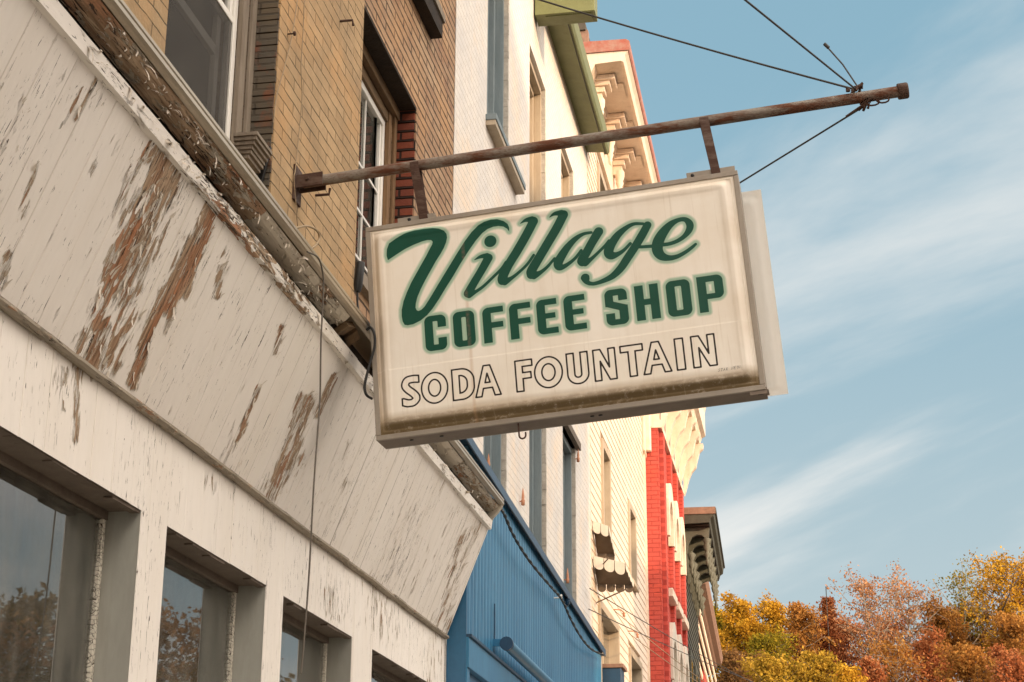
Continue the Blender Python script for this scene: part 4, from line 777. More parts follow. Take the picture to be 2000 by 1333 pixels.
for t0, t1 in ((0, .10), (1.25, 1.35), (4.5, 4.7), (tE-.2, tE)):
    MB().add([bl(t, z, n) for t in (t0, t1) for z in (0, hb) for n in (-.1, .015)], [(0, 1, 3, 2), (4, 6, 7, 5), (0, 4, 5, 1), (2, 3, 7, 6), (0, 2, 6, 4), (1, 5, 7, 3)]).build('post', M_['blue'], blue, bevel=.003)
MB().add([bl(t, z, n) for t in (.1, 1.25) for z in (0, hb-.08) for n in (-.1, -.03)], [(0, 1, 3, 2), (4, 6, 7, 5), (0, 4, 5, 1), (2, 3, 7, 6), (0, 2, 6, 4), (1, 5, 7, 3)]).build('door_panel', M_['blue'], blue)
MB().add([bl(t, z, n) for t in (1.35, tE-.2) for z in (.5, hb-.0) for n in (-.09, -.08)], [(0, 1, 3, 2), (4, 6, 7, 5), (0, 4, 5, 1), (2, 3, 7, 6), (0, 2, 6, 4), (1, 5, 7, 3)]).build('shop_glass', M_['glass'], blue)
e0 = abl(1178, 1310); x1 = ay(1213, 1310, e0[1])[0]
MB().box(e0[0]-.02, x1, e0[1], e0[1]+.35, 2.0, float(ay(1195, 1305, e0[1])[2])).build('end_pilaster', M_['dblue'], blue, bevel=.006)
MB().box(e0[0]-.02, x1+.03, e0[1]-.02, e0[1]+.4, float(ay(1195, 1305, e0[1])[2])+.001, float(ay(1195, 1302, e0[1])[2])+.03).build('pilaster_cap', M_['terra'], blue, bevel=.004)
# awning roller
t0, z0 = tz(963, 1257); y0 = bl(t0, z0)[1]; rc = ay(990, 1258, y0); rn = float((rc-bo)@bn)
roll = thing('awning_roller', tuple(bl(t0, z0)), 'rolled-up blue awning tube on brackets across the blue storefront', 'awning')
MB().tube([bl(t0, rc[2], rn), bl(t0+5.4, rc[2]-.02, rn)], .045, 18).build('roller_tube', M_['rollgrey'] if 'rollgrey' in M_ else M_['bluegrey'], roll)
MB().tube([bl(t0-.03, rc[2], rn), bl(t0+.02, rc[2], rn)], .052, 16).build('end_cap', M_['dblue'], roll)
for tt in (t0+.0, t0+5.3): MB().obox(bl(tt, rc[2]+.01, rn/2), bn*(rn/2), bd*.008, np.array([0, 0, .028])).build('bracket_arm', M_['blue'], roll)
MB().tube([bl(t0, z0-.02, .01), bl(t0, z0+.12, .012), bl(t0-.01, z0+.30, .012)], .005, 5).build('chain', M_['dblue'], roll)
# drooping twisted cord
cp = [(977, 992), (985, 1005), (1000, 1040), (1020, 1075), (1045, 1110), (1075, 1145), (1093, 1165), (1102, 1180), (1115, 1210), (1135, 1245), (1155, 1268), (1181, 1281)]
cpt = catmull([abl(a, b, .09) for a, b in cp], 8); cr = MB()
for ph in (0, math.pi):
    cr.tube([p+.007*(math.cos(i*1.1+ph)*bn+math.sin(i*1.1+ph)*np.array([0, 0, 1])) for i, p in enumerate(cpt)], .0075, 6)
tag(cr.build('twisted_cord', M_['wire']), 'dark twisted cord drooping across the blue ribbed wall', 'cord')
ring = abl(1096, 1168, .07); mb = MB(); mb.tube([ring+.028*(math.cos(a)*bd+math.sin(a)*np.array([0, 0, 1])) for a in np.linspace(0, 2*math.pi, 14)], .007, 6); mb.tube([ring-bn*.07, ring], .008, 6)
tag(mb.build('ring_hook', M_['vinyl']), 'pale ring hook holding the drooping cord on the blue wall', 'hook')
rb = abl(1109, 1172, .03); mb = MB()
for i in range(5): mb.lathe(rb+bd*random.uniform(-.04, .04)+np.array([0, 0, random.uniform(-.04, .04)]), [(0, -.03), (.03, 0), (0, .03)], 6, (1, random.uniform(-1, 1), random.uniform(-1, 1)))
tag(mb.build('wire_bundle', M_['dblue']), 'blue painted bundle of wire beside the pale ring hook', 'bundle')
# ------------------------------------------------------------------ white painted brick building
white = thing('white_brick_building', (0, 15.5, 0), 'white painted brick building with blue grey windows and an olive green cornice', 'building')
YW0, YW1, ZW = 11.54, 19.52, 10.92
WH = [(12.83, 13.89), (15.07, 16.12), (17.25, 18.25)]
holes = [(a, b, 3.4, 6.62) for a, b in WH]+[(a, b, 8.10, 10.02) for a, b in WH]
wall_holes(MB(), -.3, .0, YW0, YW1, 0, ZW, holes).build('painted_brick_wall', M_['white_brick'], white)
wall_holes(MB(), -.3, -.0, YW0, 15.3, ZW, 12.6, []).build('parapet', M_['white_brick'], white)
MB().box(-9, -.31, YW1-.3, YW1, 0, ZW).box(-9, -.31, YW0, YW0+.3, 0, 12).box(-9, .0, YW0, YW1, ZW+.001, ZW+.1).box(-1.6, -.7, YW0+.3, YW1-.3, 0, ZW).build('core', M_['interior'], white)
for k, (a, b, z0, z1) in enumerate(holes):
    up = k > 2; fr = MB(); m = M_['bluegrey'] if (k != 4 and k != 5) else M_['tan']  # two upper frames toned tan, their dim look put into the colour
    fr.box(-.20, -.045, b-.055, b-.002, z0, z1-.001).box(-.24, -.12, b-.12, b-.055, z0, z1-.06).box(-.26, -.17, b-.17, b-.12, z0, z1-.12)
    fr.box(-.20, -.045, a+.002, a+.055, z0, z1-.001).box(-.24, -.12, a+.055, a+.12, z0, z1-.06)
    fr.box(-.20, -.04, a+.055, b-.055, z1-.07, z1-.001).box(-.24, -.11, a+.12, b-.12, z1-.13, z1-.07)
    wn = fr.build('window_frame', m, white, bevel=.004)
    zmid = (z0+z1)/2+(.0 if up else .3)
    MB().box(-.235, -.175, a+.12, b-.17, zmid-.03, zmid+.03).box(-.235, -.19, a+.12, b-.17, z0+.001, z0+.08).split('sash_rail', m, white, bevel=.003)
    MB().box(-.225, -.215, a+.12, b-.17, z0+.08, z1-.13).build('window_pane', M_['glass2'], white)
    MB().box(-.35, -.31, a+.2, b-.2, z0, z1).build('pale_pane_backing', M_['blind_backing'], white)
    r = random.Random(k); mb = MB(); z = z0
    while z < z1: h = r.uniform(.05, .13); mb.box(-.05, -.006+r.uniform(0, .006), b-.018-r.uniform(0, .01), b+.001, z, z+h-.002); z += h
    mb.build('worn_caulk', M_['paleblue'], white)
    sl = MB().box(-.2, .095 if up else .06, a-.05, b+(.40 if k == 3 else .08), z0-.055, z0-.001).build('window_sill', M_['bluegrey'], white, bevel=.004)
    MB().box(-.05, .085 if up else .05, a-.04, b+(.39 if k == 3 else .07), z0-.10, z0-.056).build('sill_underboard', M_['tan'], sl)
    if not up: MB().box(-.05, .05, a-.03, b+.10, z1, z1+.08).build('lintel', M_['soffit'], white)
# olive cornice and its end block
gx = .29
MB().extr([(0, ZW-.03), (gx-.07, ZW-.045), (gx-.07, ZW-.075), (gx-.02, ZW-.08), (gx, ZW-.04), (gx+.01, ZW+.12), (0, ZW+.12)], 15.55, YW1+.04).build('green_cornice', M_['green'], white)
MB().box(gx-.055, gx-.045, 15.6, YW1, ZW-.088, ZW-.081).build('soffit_shadow_strip', M_['dgreen'], white)  # thin dark strip standing in for the shadow stripe on the soffit
MB().box(.015, .64, 15.30, 15.545, 10.47, 11.5).build('cornice_end_block', M_['green'], white, bevel=.006)
MB().box(.12, .60, 15.34, 15.51, 10.462, 10.468).build('block_panel', M_['green'], white)
for px, py in ((947, 900), (1015, 965), (1310/3.704+760, 860), (1124, 885), (1103, 1120)):
    q = ax(px, py, .0); mb = MB(); mb.lathe(q+np.array([.03, 0, -.05]), [(0, -.06), (.016, -.055), (.018, -.01), (.012, 0), (.014, .02), (.005, .09), (0, .11)], 8); mb.tube([q+np.array([-.01, 0, -.07]), q+np.array([.03, 0, -.07])], .006, 5)
    lb = {947: 'rusty shutter pin on the white wall by the leftmost lower window', 1015: 'rusty shutter pin beside the right jamb of the first lower window', 1124: 'rusty shutter pin by the top of the third lower window', 1103: 'rusty shutter pin low on the white wall near the blue coping'}.get(px, 'rusty shutter pin on the white wall')
    if px in (947, 1015, 1124, 1103): tag(mb.build('shutter_pin', M_['copper']), lb, 'pin', 'rusty shutter pins on the white wall')
# ------------------------------------------------------------------ cream clapboard building
YS0, YS1 = YW1+.01, 26.30; ZS = 12.15
cream = thing('clapboard_building', (0, 23, 0), 'cream clapboard building under a heavy peach cornice with a red metal edge', 'building')
def swin(px0, px1, pt, pb):   # opening from photo columns on the wall plane
    y0 = float(ax(px0, (pt+pb)/2, 0)[1]); y1 = float(ax(px1, (pt+pb)/2, 0)[1]); zt = float(ax(px1, pt, 0)[2]); zb = float(ax((px0+px1)/2, pb, 0)[2]); return y0, y1, zb, zt
sw = [(20.55, 21.4, 6.0, 7.38), (23.67, 24.57, 6.2, 7.32), (20.08, 22.1, 3.0, 5.26), (23.45, 25.03, 3.0, 5.18), (20.55, 21.45, 9.4, 11.2), (23.7, 24.6, 9.4, 11.2)]
def claps():
    mb = MB(); z = 0.0; lap = .115
    while z < ZS:
        segs = [(YS0, YS1)]
        for a, b, z0, z1 in sw:
            if z+lap > z0 and z < z1:
                ns = []
                for s, e in segs:
                    if b <= s or a >= e: ns.append((s, e)); continue
                    if a > s: ns.append((s, a))
                    if b < e: ns.append((b, e))
                segs = ns
        for s, e in segs: mb.extr([(-.03, z), (.008, z), (.0, z+lap), (-.03, z+lap)], s, e)
        z += lap
    return mb
claps().build('clapboards', M_['siding'], cream)
MB().box(-9, -.25, YS0, YS0+.2, 0, ZS).box(-9, -.25, YS1-.2, YS1, 0, ZS).box(-9, 0, YS0, YS1, ZS+.5, ZS+.6).box(-1, -.5, YS0+.2, YS1-.2, 0, ZS).build('core', M_['interior'], cream)
wall_holes(MB(), -.2, -.031, YS0, YS1, 0, ZS, sw).build('sheathing', M_['cream2'], cream)
for a, b, z0, z1 in sw:
    mb = MB().box(-.15, .035, a, a+.09, z0, z1).box(-.15, .035, b-.09, b, z0, z1).box(-.15, .035, a+.09, b-.09, z1-.1, z1).box(-.15, .06, a, b, z0-.06, z0-.001).box(-.13, -.05, a+.09, b-.09, (z0+z1)/2-.03, (z0+z1)/2+.03).box(-.13, -.06, (a+b)/2-.015, (a+b)/2+.015, z0, z1-.1)
    mb.build('window_frame', M_['tan'], cream, bevel=.004)  # frame shade is put into this tan colour
    MB().box(-.11, -.10, a+.09, b-.09, z0, z1-.1).build('window_pane', M_['glass2'], cream)
MB().box(-.03, .03, YS1-.12, YS1-.002, 0, ZS).build('corner_board', M_['cream2'], cream)
# cornice of the clapboard building: frieze panels, brackets with turned pendants, soffit, red metal edge
def cornice(parent, y0, y1, zt, xo, x0, fmat, edge, pend=True, sp=1.15, first=.45, dp=.5):
    MB().extr([(x0, zt-.95), (x0+.05, zt-.95), (x0+.05, zt-.80), (x0+.03, zt-.78), (x0+.03, zt-.30), (x0+.07, zt-.26), (x0+.12, zt-.16), (xo-.10, zt-.14), (xo-.06, zt-.16), (xo-.04, zt-.06), (xo, zt), (x0, zt)], y0, y1).build('cornice', fmat, parent)
    MB().extr([(x0-.05, zt+.001), (xo+.01, zt+.001), (xo+.025, zt+.03), (xo+.025, zt+.13), (xo-.02, zt+.16), (x0-.05, zt+.17)], y0-.02, y1+.02).build('cornice_edge', edge, parent)
    for q in np.arange(y0+.1, y1-.9, 1.15): MB().box(x0+.13, xo-.13, q+.5, q+.9, zt-.158, zt-.15).build('soffit_panel', edge if False else fmat, parent)
    for q in np.arange(y0+.06, y1-.05, .16): pass
    y = y0+first
    while y < y1-.1:
        b = MB().box(x0+.031, x0+.34, y-.16, y+.16, zt-.235, zt-.165).box(x0+.031, x0+.27, y-.125, y+.125, zt-.30, zt-.2355).box(x0+.031, x0+.20, y-.09, y+.09, zt-.38, zt-.3005).box(x0+.031, x0+.16, y-.06, y+.06, zt-.52, zt-.3805).build('bracket', fmat, parent, bevel=.006)
        if pend:
            MB().lathe((x0+.12, y, zt-.46), [(0, -.42), (.018, -.40), (.03, -.34), (.022, -.32), (.045, -.26), (.034, -.24), (.058, -.17), (.045, -.15), (.07, -.08), (.072, 0), (.04, .05), (0, .06)], 12).build('pendant', fmat, b)
        y += sp
cornice(cream, YS0+.02, YS1+.25, 12.30, .55, .0, M_['cream'], M_['redmetal'])
MB().box(-.12, .03, 19.56, 19.68, 12.48, 12.66).build('parapet_stub', M_['terra'], cream)
# scalloped metal awnings
def awning(label, y0, y1, o0, z0a, z0b, o1, z1):
    """near edge at y0 from the wall out to o0 (z falls z0a to z0b); far edge at y1, lower, out to o1"""
    aw = thing('scalloped_awning', (0, y0, z1), label, 'awning', 'scalloped metal awnings'); X0 = .012
    q = [np.array(p) for p in ((X0, y0, z0a), (o0, y0, z0b), (o1, y1, z1), (X0, y1, z1+.02))]
    MB().add(q+[p-np.array([0, 0, .03]) for p in q], [(0, 1, 2, 3), (7, 6, 5, 4), (0, 4, 5, 1), (1, 5, 6, 2), (2, 6, 7, 3), (3, 7, 4, 0)]).build('sloping_sheet', M_['alumd'], aw)
    def scal(p, e, h, nn, name, mat, off):
        for i in range(nn):
            a = p+(e-p)*((i+.03)/nn); b = p+(e-p)*((i+.97)/nn); wd = np.linalg.norm(b-a); pts = [a, b]+[(a+b)/2+(b-a)/2*math.cos(t)-np.array([0, 0, h+math.sin(t)*wd*.42]) for t in np.linspace(0, math.pi, 9)]
            k = len(pts); MB().add(pts+[v+np.array(off) for v in pts], [tuple(range(k)), tuple(range(k, 2*k))[::-1]]+[(j, (j+1) % k, k+(j+1) % k, k+j) for j in range(k)]).build(name, mat, aw)
    n0 = max(2, round(o0/.125)); n1 = max(2, round(o1/.12)); dn = np.array([0, 0, .03])
    scal(q[0]-np.array([0, .008, 0]), q[1]-np.array([0, .008, 0]), .10, n0, 'near_scallop', M_['alum'], (0, .005, 0))
    scal(q[3]-dn, q[2]-dn, .05, n1, 'far_scallop', M_['alumd'], (0, .005, 0))
    scal(q[1]+np.array([.002, 0, 0]), q[2]+np.array([.002, 0, 0]), .035, 4, 'side_scallop', M_['alum'], (.005, 0, 0))
    MB().tube([q[3]+np.array([0, -.02, -.25]), q[2]*.97-np.array([0, .02, .03])], .009, 5).build('brace', M_['alumd'], aw)
p1 = ay(1201, 1078, 19.98); p2 = ay(1237, 1138, 19.98)
awning('small scalloped metal awning, the higher one on the cream clapboards', 19.62, 19.98, .20, 6.10, 6.03, float(p1[0]), float(p1[2]))
awning('wider scalloped metal awning, the lower one on the cream clapboards', 19.62, 19.98, .39, 5.68, 5.58, float(p2[0]), float(p2[2]))
# insulators and service wires
def insul(px, py, label):
    q = ax(px, py, .02); t = thing('wall_insulator', tuple(q), label, 'insulator', 'wire insulators on the clapboards')
    MB().tube([q, q+np.array([.09, .02, 0]), q+np.array([.13, .05, -.03])], .009, 6).build('bracket', M_['copper'], t); MB().lathe(q+np.array([.13, .05, -.06]), [(0, -.03), (.02, -.025), (.012, 0), (.022, .02), (0, .04)], 8).build('spool', M_['copper'], t)
    return q+np.array([.13, .05, -.05])
I1 = insul(1198, 1191, 'small orange insulator bracket on cream clapboards, nearer one'); I2 = insul(1226, 1233, 'small orange insulator bracket on cream clapboards, farther one')
for (a, b), (c, d), yy, lb in (((1152, 1150), (1475, 1333), 30, 'dark service wire, the topmost crossing the red building'), ((1150, 1190), (1500, 1340), 30, 'dark service wire passing low over the cream clapboards'),
        ((1200, 1193), (1400, 1345), 28, 'sunlit service wire from the nearer insulator'), ((1228, 1237), (1382, 1340), 28, 'sunlit service wire from the farther insulator')):
    p0 = ax(a, b, .1) if a > 1190 else ax(a, b, .06); p1 = ay(c, d, yy); e = p1+(p1-p0)*.25
    cable('service_wire', lin(p0, e, .05, 20), .0055, M_['wire'] if a < 1190 else M_['tancable'], lb, 'wire', 'overhead service wires')
# ------------------------------------------------------------------ red brick building
XR = .24; YR0, YR1 = 26.32, 31.0; ZR = 9.13
red = thing('red_brick_building', (XR, 28.6, 0), 'bright red painted brick building with white arched window hoods', 'building')
rw = [(YR0+.75+i*1.25, YR0+.75+i*1.25+.72, z0, z1) for z0, z1 in ((6.65, 8.05), (3.4, 5.75)) for i in range(3)]
wall_holes(MB(), -.3, XR, YR0, YR1, 0, ZR, rw).build('front_wall', M_['red_front'], red)
MB().box(-9, XR-.0, YR0-.004, YR0-.001, 0, ZR).build('side_wall', M_['red_brick'], red)
MB().box(-9, -.31, YR0, YR1, ZR, ZR+.1).box(-9, -.31, YR1-.3, YR1, 0, ZR).box(-1.3, -.6, YR0+.01, YR1-.3, 0, ZR).build('core', M_['interior'], red)
for i in range(4):
    yy = YR0+.28+i*1.25 if i else YR0+.12
    MB().box(XR, XR+.07, yy, yy+.3, 0, ZR-.05).build('pilaster', M_['red_front'], red, bevel=.006)
for a, b, z0, z1 in rw:
    c = (a+b)/2; r_ = (b-a)/2; hood = [(a-.14, z1-.55), (a-.14, z1-.1)]+[(c-(r_+.14)*math.cos(t), z1-.1+(r_+.16)*math.sin(t)) for t in np.linspace(0, math.pi, 11)]+[(b+.14, z1-.1), (b+.14, z1-.55), (b, z1-.55), (b, z1-.25)]+[(c+r_*math.cos(t), z1-.25+r_*math.sin(t)) for t in np.linspace(0, math.pi, 11)]+[(a, z1-.25), (a, z1-.55)]
    MB().extrx(hood, XR-.02, XR+.10).build('arched_hood', M_['alum'] if z0 < 6 else M_['cream2'], red, bevel=.006)
    MB().box(XR-.14, XR-.12, a, b, z0, z1).build('window_pane', M_['glass2'], red)
    MB().box(XR-.12, XR-.06, a, a+.06, z0, z1).box(XR-.12, XR-.06, b-.06, b, z0, z1).box(XR-.12, XR-.06, a, b, (z0+z1)/2-.03, (z0+z1)/2+.03).build('sash', M_['cream2'], red)
    MB().box(XR-.1, XR+.12, a-.1, b+.1, z0-.14, z0-.001).build('window_sill', M_['cream2'], red, bevel=.01)
# its tall cream cornice with scrolled end consoles
def console(y0, y1, x0, zt, h, out, parent, name='scroll_console', mat=None):
    pr = [(x0, zt), (x0+out, zt), (x0+out+.01, zt-.10), (x0+out-.05, zt-.16), (x0+out+.0, zt-.26), (x0+out-.02, zt-.40), (x0+out-.12, zt-.50), (x0+out*.55, zt-.56), (x0+out*.38, zt-.72), (x0+out*.30, zt-.90), (x0+.07, zt-1.02), (x0, zt-h)]
    return MB().extr(pr, y0, y1).build(name, mat or M_['cream2'], parent, bevel=.02)
ZC = 10.82
MB().extr([(XR-.1, ZR+.001), (XR+.06, ZR+.001), (XR+.06, ZR+.10), (XR+.03, ZR+.14), (XR+.03, 9.98), (XR+.10, 10.06), (XR+.38, 10.10), (XR+.42, 10.22), (XR+.49, 10.26), (XR+.49, 10.70), (XR+.52, ZC), (XR-.1, ZC)], YR0-.02, YR1).build('cornice', M_['cream2'], red)
def rconsole(y0, y1, nm, k=1.0):
    pr = [(XR+.061, 10.09), (XR+.45, 10.09), (XR+.44, 10.0), (XR+.37, 9.93), (XR+.32, 9.74), (XR+.30, 9.64), (XR+.22, 9.55), (XR+.16, 9.42), (XR+.10, 9.2), (XR+.061, 9.10)]
    return MB().extr(pr, y0, y1).build(nm, M_['cream2'], red, bevel=.015)
for i in range(6): rconsole(YR0+.0+i*.91, YR0+.15+i*.91, 'scroll_console')
MB().box(-.6, XR-.101, YR0-.10, YR0-.005, ZR+.001, ZC).build('cornice_return', M_['cream2'], red)
MB().extrx([(YR0-.24, 8.7), (YR0-.01, 8.62), (YR0-.01, 9.6), (YR0-.30, 9.6)], .0, .05).box(.0, .13, YR0-.14, YR0-.012, 8.72, 9.6).build('side_scroll', M_['cream2'], red, bevel=.02)
# ------------------------------------------------------------------ dark green building beyond, then a cream one with scalloped frieze
YG0, YG1 = 31.05, 36.9; qg = ay(1395, 993, YG0); ZG = float(qg[2])
dg = thing('dark_green_building', (XR, 31.05, 0), 'dark green clapboard building with a deep bracketed cornice beyond the red one', 'building')
MB().box(-9, XR, YG0, YG1, 0, ZG-.05).build('wall', M_['dgreen'], dg)
mb = MB(); z = 0
while z < ZG-1.0: mb.extr([(XR, z), (XR+.02, z), (XR+.004, z+.13), (XR, z+.13)], YG0, YG1); z += .135
mb.build('clapboards', M_['dgreen'], dg)
xg = float(qg[0])
MB().extr([(XR, ZG-.28), (xg-.10, ZG-.26), (xg-.08, ZG-.18), (xg-.02, ZG-.14), (xg, ZG-.02), (XR, ZG-.02)], YG0, YG1-.2).build('cornice_soffit', M_['dgreen'], dg)
MB().box(XR-.3, xg+.02, YG0-.02, YG0+.06, ZG-.10, ZG+.03).build('cornice_front_edge', M_['terra'], dg)
MB().box(XR, xg+.03, YG0+.061, YG1-.2, ZG-.019, ZG+.03).build('cornice_roof_edge', M_['dgreen'], dg)
MB().box(XR+.021, xg-.11, YG0+.08, YG1-.25, ZG-.302, ZG-.281).build('dark_soffit_sheet', M_['dark'], dg)  # near-black sheet, the soffit's shade put into its colour
y = YG0+.30
while y < YG1-.4:
    b = MB().extr([(XR+.02, ZG-1.20), (XR+.07, ZG-1.15), (XR+.10, ZG-.95), (XR+.07, ZG-.80), (XR+.09, ZG-.62), (XR+.16, ZG-.48), (XR+.26, ZG-.43), (xg-.26, ZG-.44), (xg-.20, ZG-.50), (xg-.13, ZG-.50), (xg-.11, ZG-.303), (XR+.02, ZG-.303)], y-.05, y+.05).build('bracket', M_['dgl'], dg, bevel=.012)
    MB().lathe((xg-.17, y, ZG-.52), [(0, -.50), (.02, -.48), (.035, -.40), (.02, -.36), (.055, -.28), (.03, -.24), (.075, -.14), (.045, -.08), (.085, -.01), (.03, .04), (0, .05)], 10).build('outer_pendant', M_['dgl'], b)
    MB().lathe((XR+.14, y, ZG-.78), [(0, -.42), (.03, -.36), (.02, -.30), (.065, -.20), (.035, -.14), (.09, -.03), (.03, .03), (0, .05)], 10).build('inner_pendant', M_['dgl'], b)
    y += .92
for a in (32.0, 34.0, 36.0):
    MB().box(XR+.0, XR+.05, a, a+.8, 4.2, 6.4).build('window_frame', M_['dgreen'], dg, bevel=.01); MB().box(XR+.045, XR+.052, a+.12, a+.68, 4.35, 6.25).build('window_pane', M_['glass2'], dg)
dg.rotation_euler = (0, 0, math.radians(1.45))
YC0, YC1 = 37.1, 50.0; ZC2 = 8.75; xq = .32; xw = -.22
fc = thing('far_cream_building', (.1, 37.1, 0), 'narrow cream building with scalloped shingle frieze, an orange lit cornice and red pier', 'building')
MB().box(-9, xw, YC0, YC1, 0, ZC2).build('wall', M_['cream2'], fc)
MB().extr([(xw, 8.30), (xq-.20, 8.52), (xq-.17, 8.58), (xq-.05, 8.62), (xq, 8.76), (xq, 8.84), (xw, 8.84)], YC0, YC1-.3).build('orange_cornice', M_['terra'], fc)
for j in range(5):
    bot = []; y = YC0+.1
    while y < YC1-.6: bot += [(y+.145-.135*math.cos(t), 7.42+j*.19-.13*math.sin(t)) for t in np.linspace(0, math.pi, 7)]; y += .29
    pr = bot+[(bot[-1][0], 7.66+j*.19), (bot[0][0], 7.66+j*.19)]; m0 = MB(); n = len(bot); vs = []
    for (yy, zz) in bot: vs += [(xw+.03+j*.07, yy, zz), (xw+.0+j*.07, yy, 7.68+j*.19), (xw+.06+j*.07, yy, zz+.015)]
    m0.add(vs, [f for i in range(n-1) for f in ((3*i, 3*i+3, 3*i+5, 3*i+2), (3*i+2, 3*i+5, 3*i+4, 3*i+1))]); m0.build('scalloped_frieze_row', M_['cream2'], fc)
MB().box(xw, xw+.16, YC1-5.5, YC1-3.4, 0, 7.9).build('red_pier', M_['red_front'], fc)
MB().box(xw, xw+.14, YC1-2.6, YC1-1.9, 0, 7.7).build('pink_pier', M_['redmetal'], fc)
fc.rotation_euler = (0, 0, math.radians(1.7))
# ------------------------------------------------------------------ buildings across the street (they shade this side and show in the glass)
SUNV = np.array([math.sin(SUN_ROT)*math.cos(SUN_EL), math.cos(SUN_ROT)*math.cos(SUN_EL), math.sin(SUN_EL)])
def opp(y, z, X=17.0): t = X/SUNV[0]; return y+SUNV[1]*t, z+SUNV[2]*t    # where the ray from wall point (0,y,z) meets x = X
XA = 21.0
ya = opp(13.7, 8, XA)[0]; za = opp(14.0, 9.9, XA)[1]; yb, zb_ = opp(19.45, 7.25, XA); yc, zc_ = opp(24.25, 6.55); zt4 = opp(20, 12.8)[1]
oa = thing('tall_brick_block', (20, -10, 0), 'tall brown brick block across the street', 'building')
MB().box(17, XA, -45, ya, 0, zt4+1.2).build('wall', M_['across'], oa)
MB().box(16.9, XA+.0, -45.1, ya+.0, zt4+1.201, zt4+1.5).build('parapet', M_['stucco'], oa)
for i in range(9):
    for z in (4.5, 8, 11): MB().box(16.96, 17.04, ya-2.4-i*3.2, ya-1.2-i*3.2, z, z+1.9).build('window', M_['vinyl'], oa)
ob_ = thing('sloping_roof_annex', (20, ya, 0), 'lower annex with a sloping roof across the street', 'building')
MB().extrx([(ya+.01, 0), (yb, 0), (yb, zb_), (ya+.01, za)], XA-1.2, XA).build('wall', M_['across'], ob_)
oc = thing('low_brick_shop', (20, yc, 0), 'low brown brick shop with a pale coping across the street', 'building')
MB().box(17, 26, yc, yc+9, 0, zc_).build('wall', M_['across'], oc); MB().box(16.9, 26.1, yc-.1, yc+9.1, zc_+.001, zc_+.2).build('coping', M_['stucco'], oc)
od = thing('long_brick_building', (26, 50, 0), 'long low brick building with a white coping across the street', 'building')
MB().box(24, 36, 34, 90, 0, 6.2).build('wall', M_['across'], od); MB().box(23.8, 36.2, 33.8, 90.2, 6.201, 6.5).build('coping', M_['vinyl'], od)
# ------------------------------------------------------------------ hill and autumn trees
def hillz(x, y): return 15.5*np.clip((y-62)/62, 0, 1)**1.2*(1+.10*np.sin(x*.05+1))+2.0*np.clip((x-10)/60, 0, 1)*np.clip((y-90)/40, 0, 1)
xs = np.arange(-60, 200, 4.0); ys = np.arange(60, 260, 4.0); X, Y = np.meshgrid(xs, ys, indexing='ij'); Zh = hillz(X, Y)-.1+.5*np.sin(X*.31)*np.cos(Y*.27)*np.clip((Y-66)/20, 0, 1)
h_ = arr(np.stack([X, Y, Zh], -1).reshape(-1, 3), gridf(len(xs), len(ys)), 'hill', M_['hill']); h_['kind'] = 'structure'
LEAF = dict(
    gold=leaf_mat('golden_leaves', [(.07, .05, .010), (.29, .155, .016), (.52, .27, .025), (.60, .36, .045)]),
    orange=leaf_mat('orange_leaves', [(.08, .035, .012), (.25, .105, .025), (.40, .18, .045), (.48, .26, .07)]),
    rust=leaf_mat('russet_leaves', [(.12, .035, .014), (.26, .075, .028), (.40, .14, .055), (.42, .19, .08)]),
    pink=leaf_mat('pinkish_leaves', [(.14, .06, .03), (.33, .15, .07), (.46, .23, .11), (.52, .30, .16)]),
    olive=leaf_mat('olive_leaves', [(.05, .06, .010), (.12, .11, .015), (.27, .20, .02), (.42, .29, .03)]),
    lemon=leaf_mat('yellow_green_leaves', [(.10, .075, .012), (.26, .17, .022), (.44, .27, .035), (.54, .34, .06)]),
    dull=leaf_mat('dull_brown_green_leaves', [(.03, .03, .012), (.07, .055, .018), (.14, .09, .03), (.18, .12, .04)]),
    brown=leaf_mat('brown_leaves', [(.06, .035, .018), (.14, .075, .03), (.24, .12, .045), (.28, .16, .06)]))
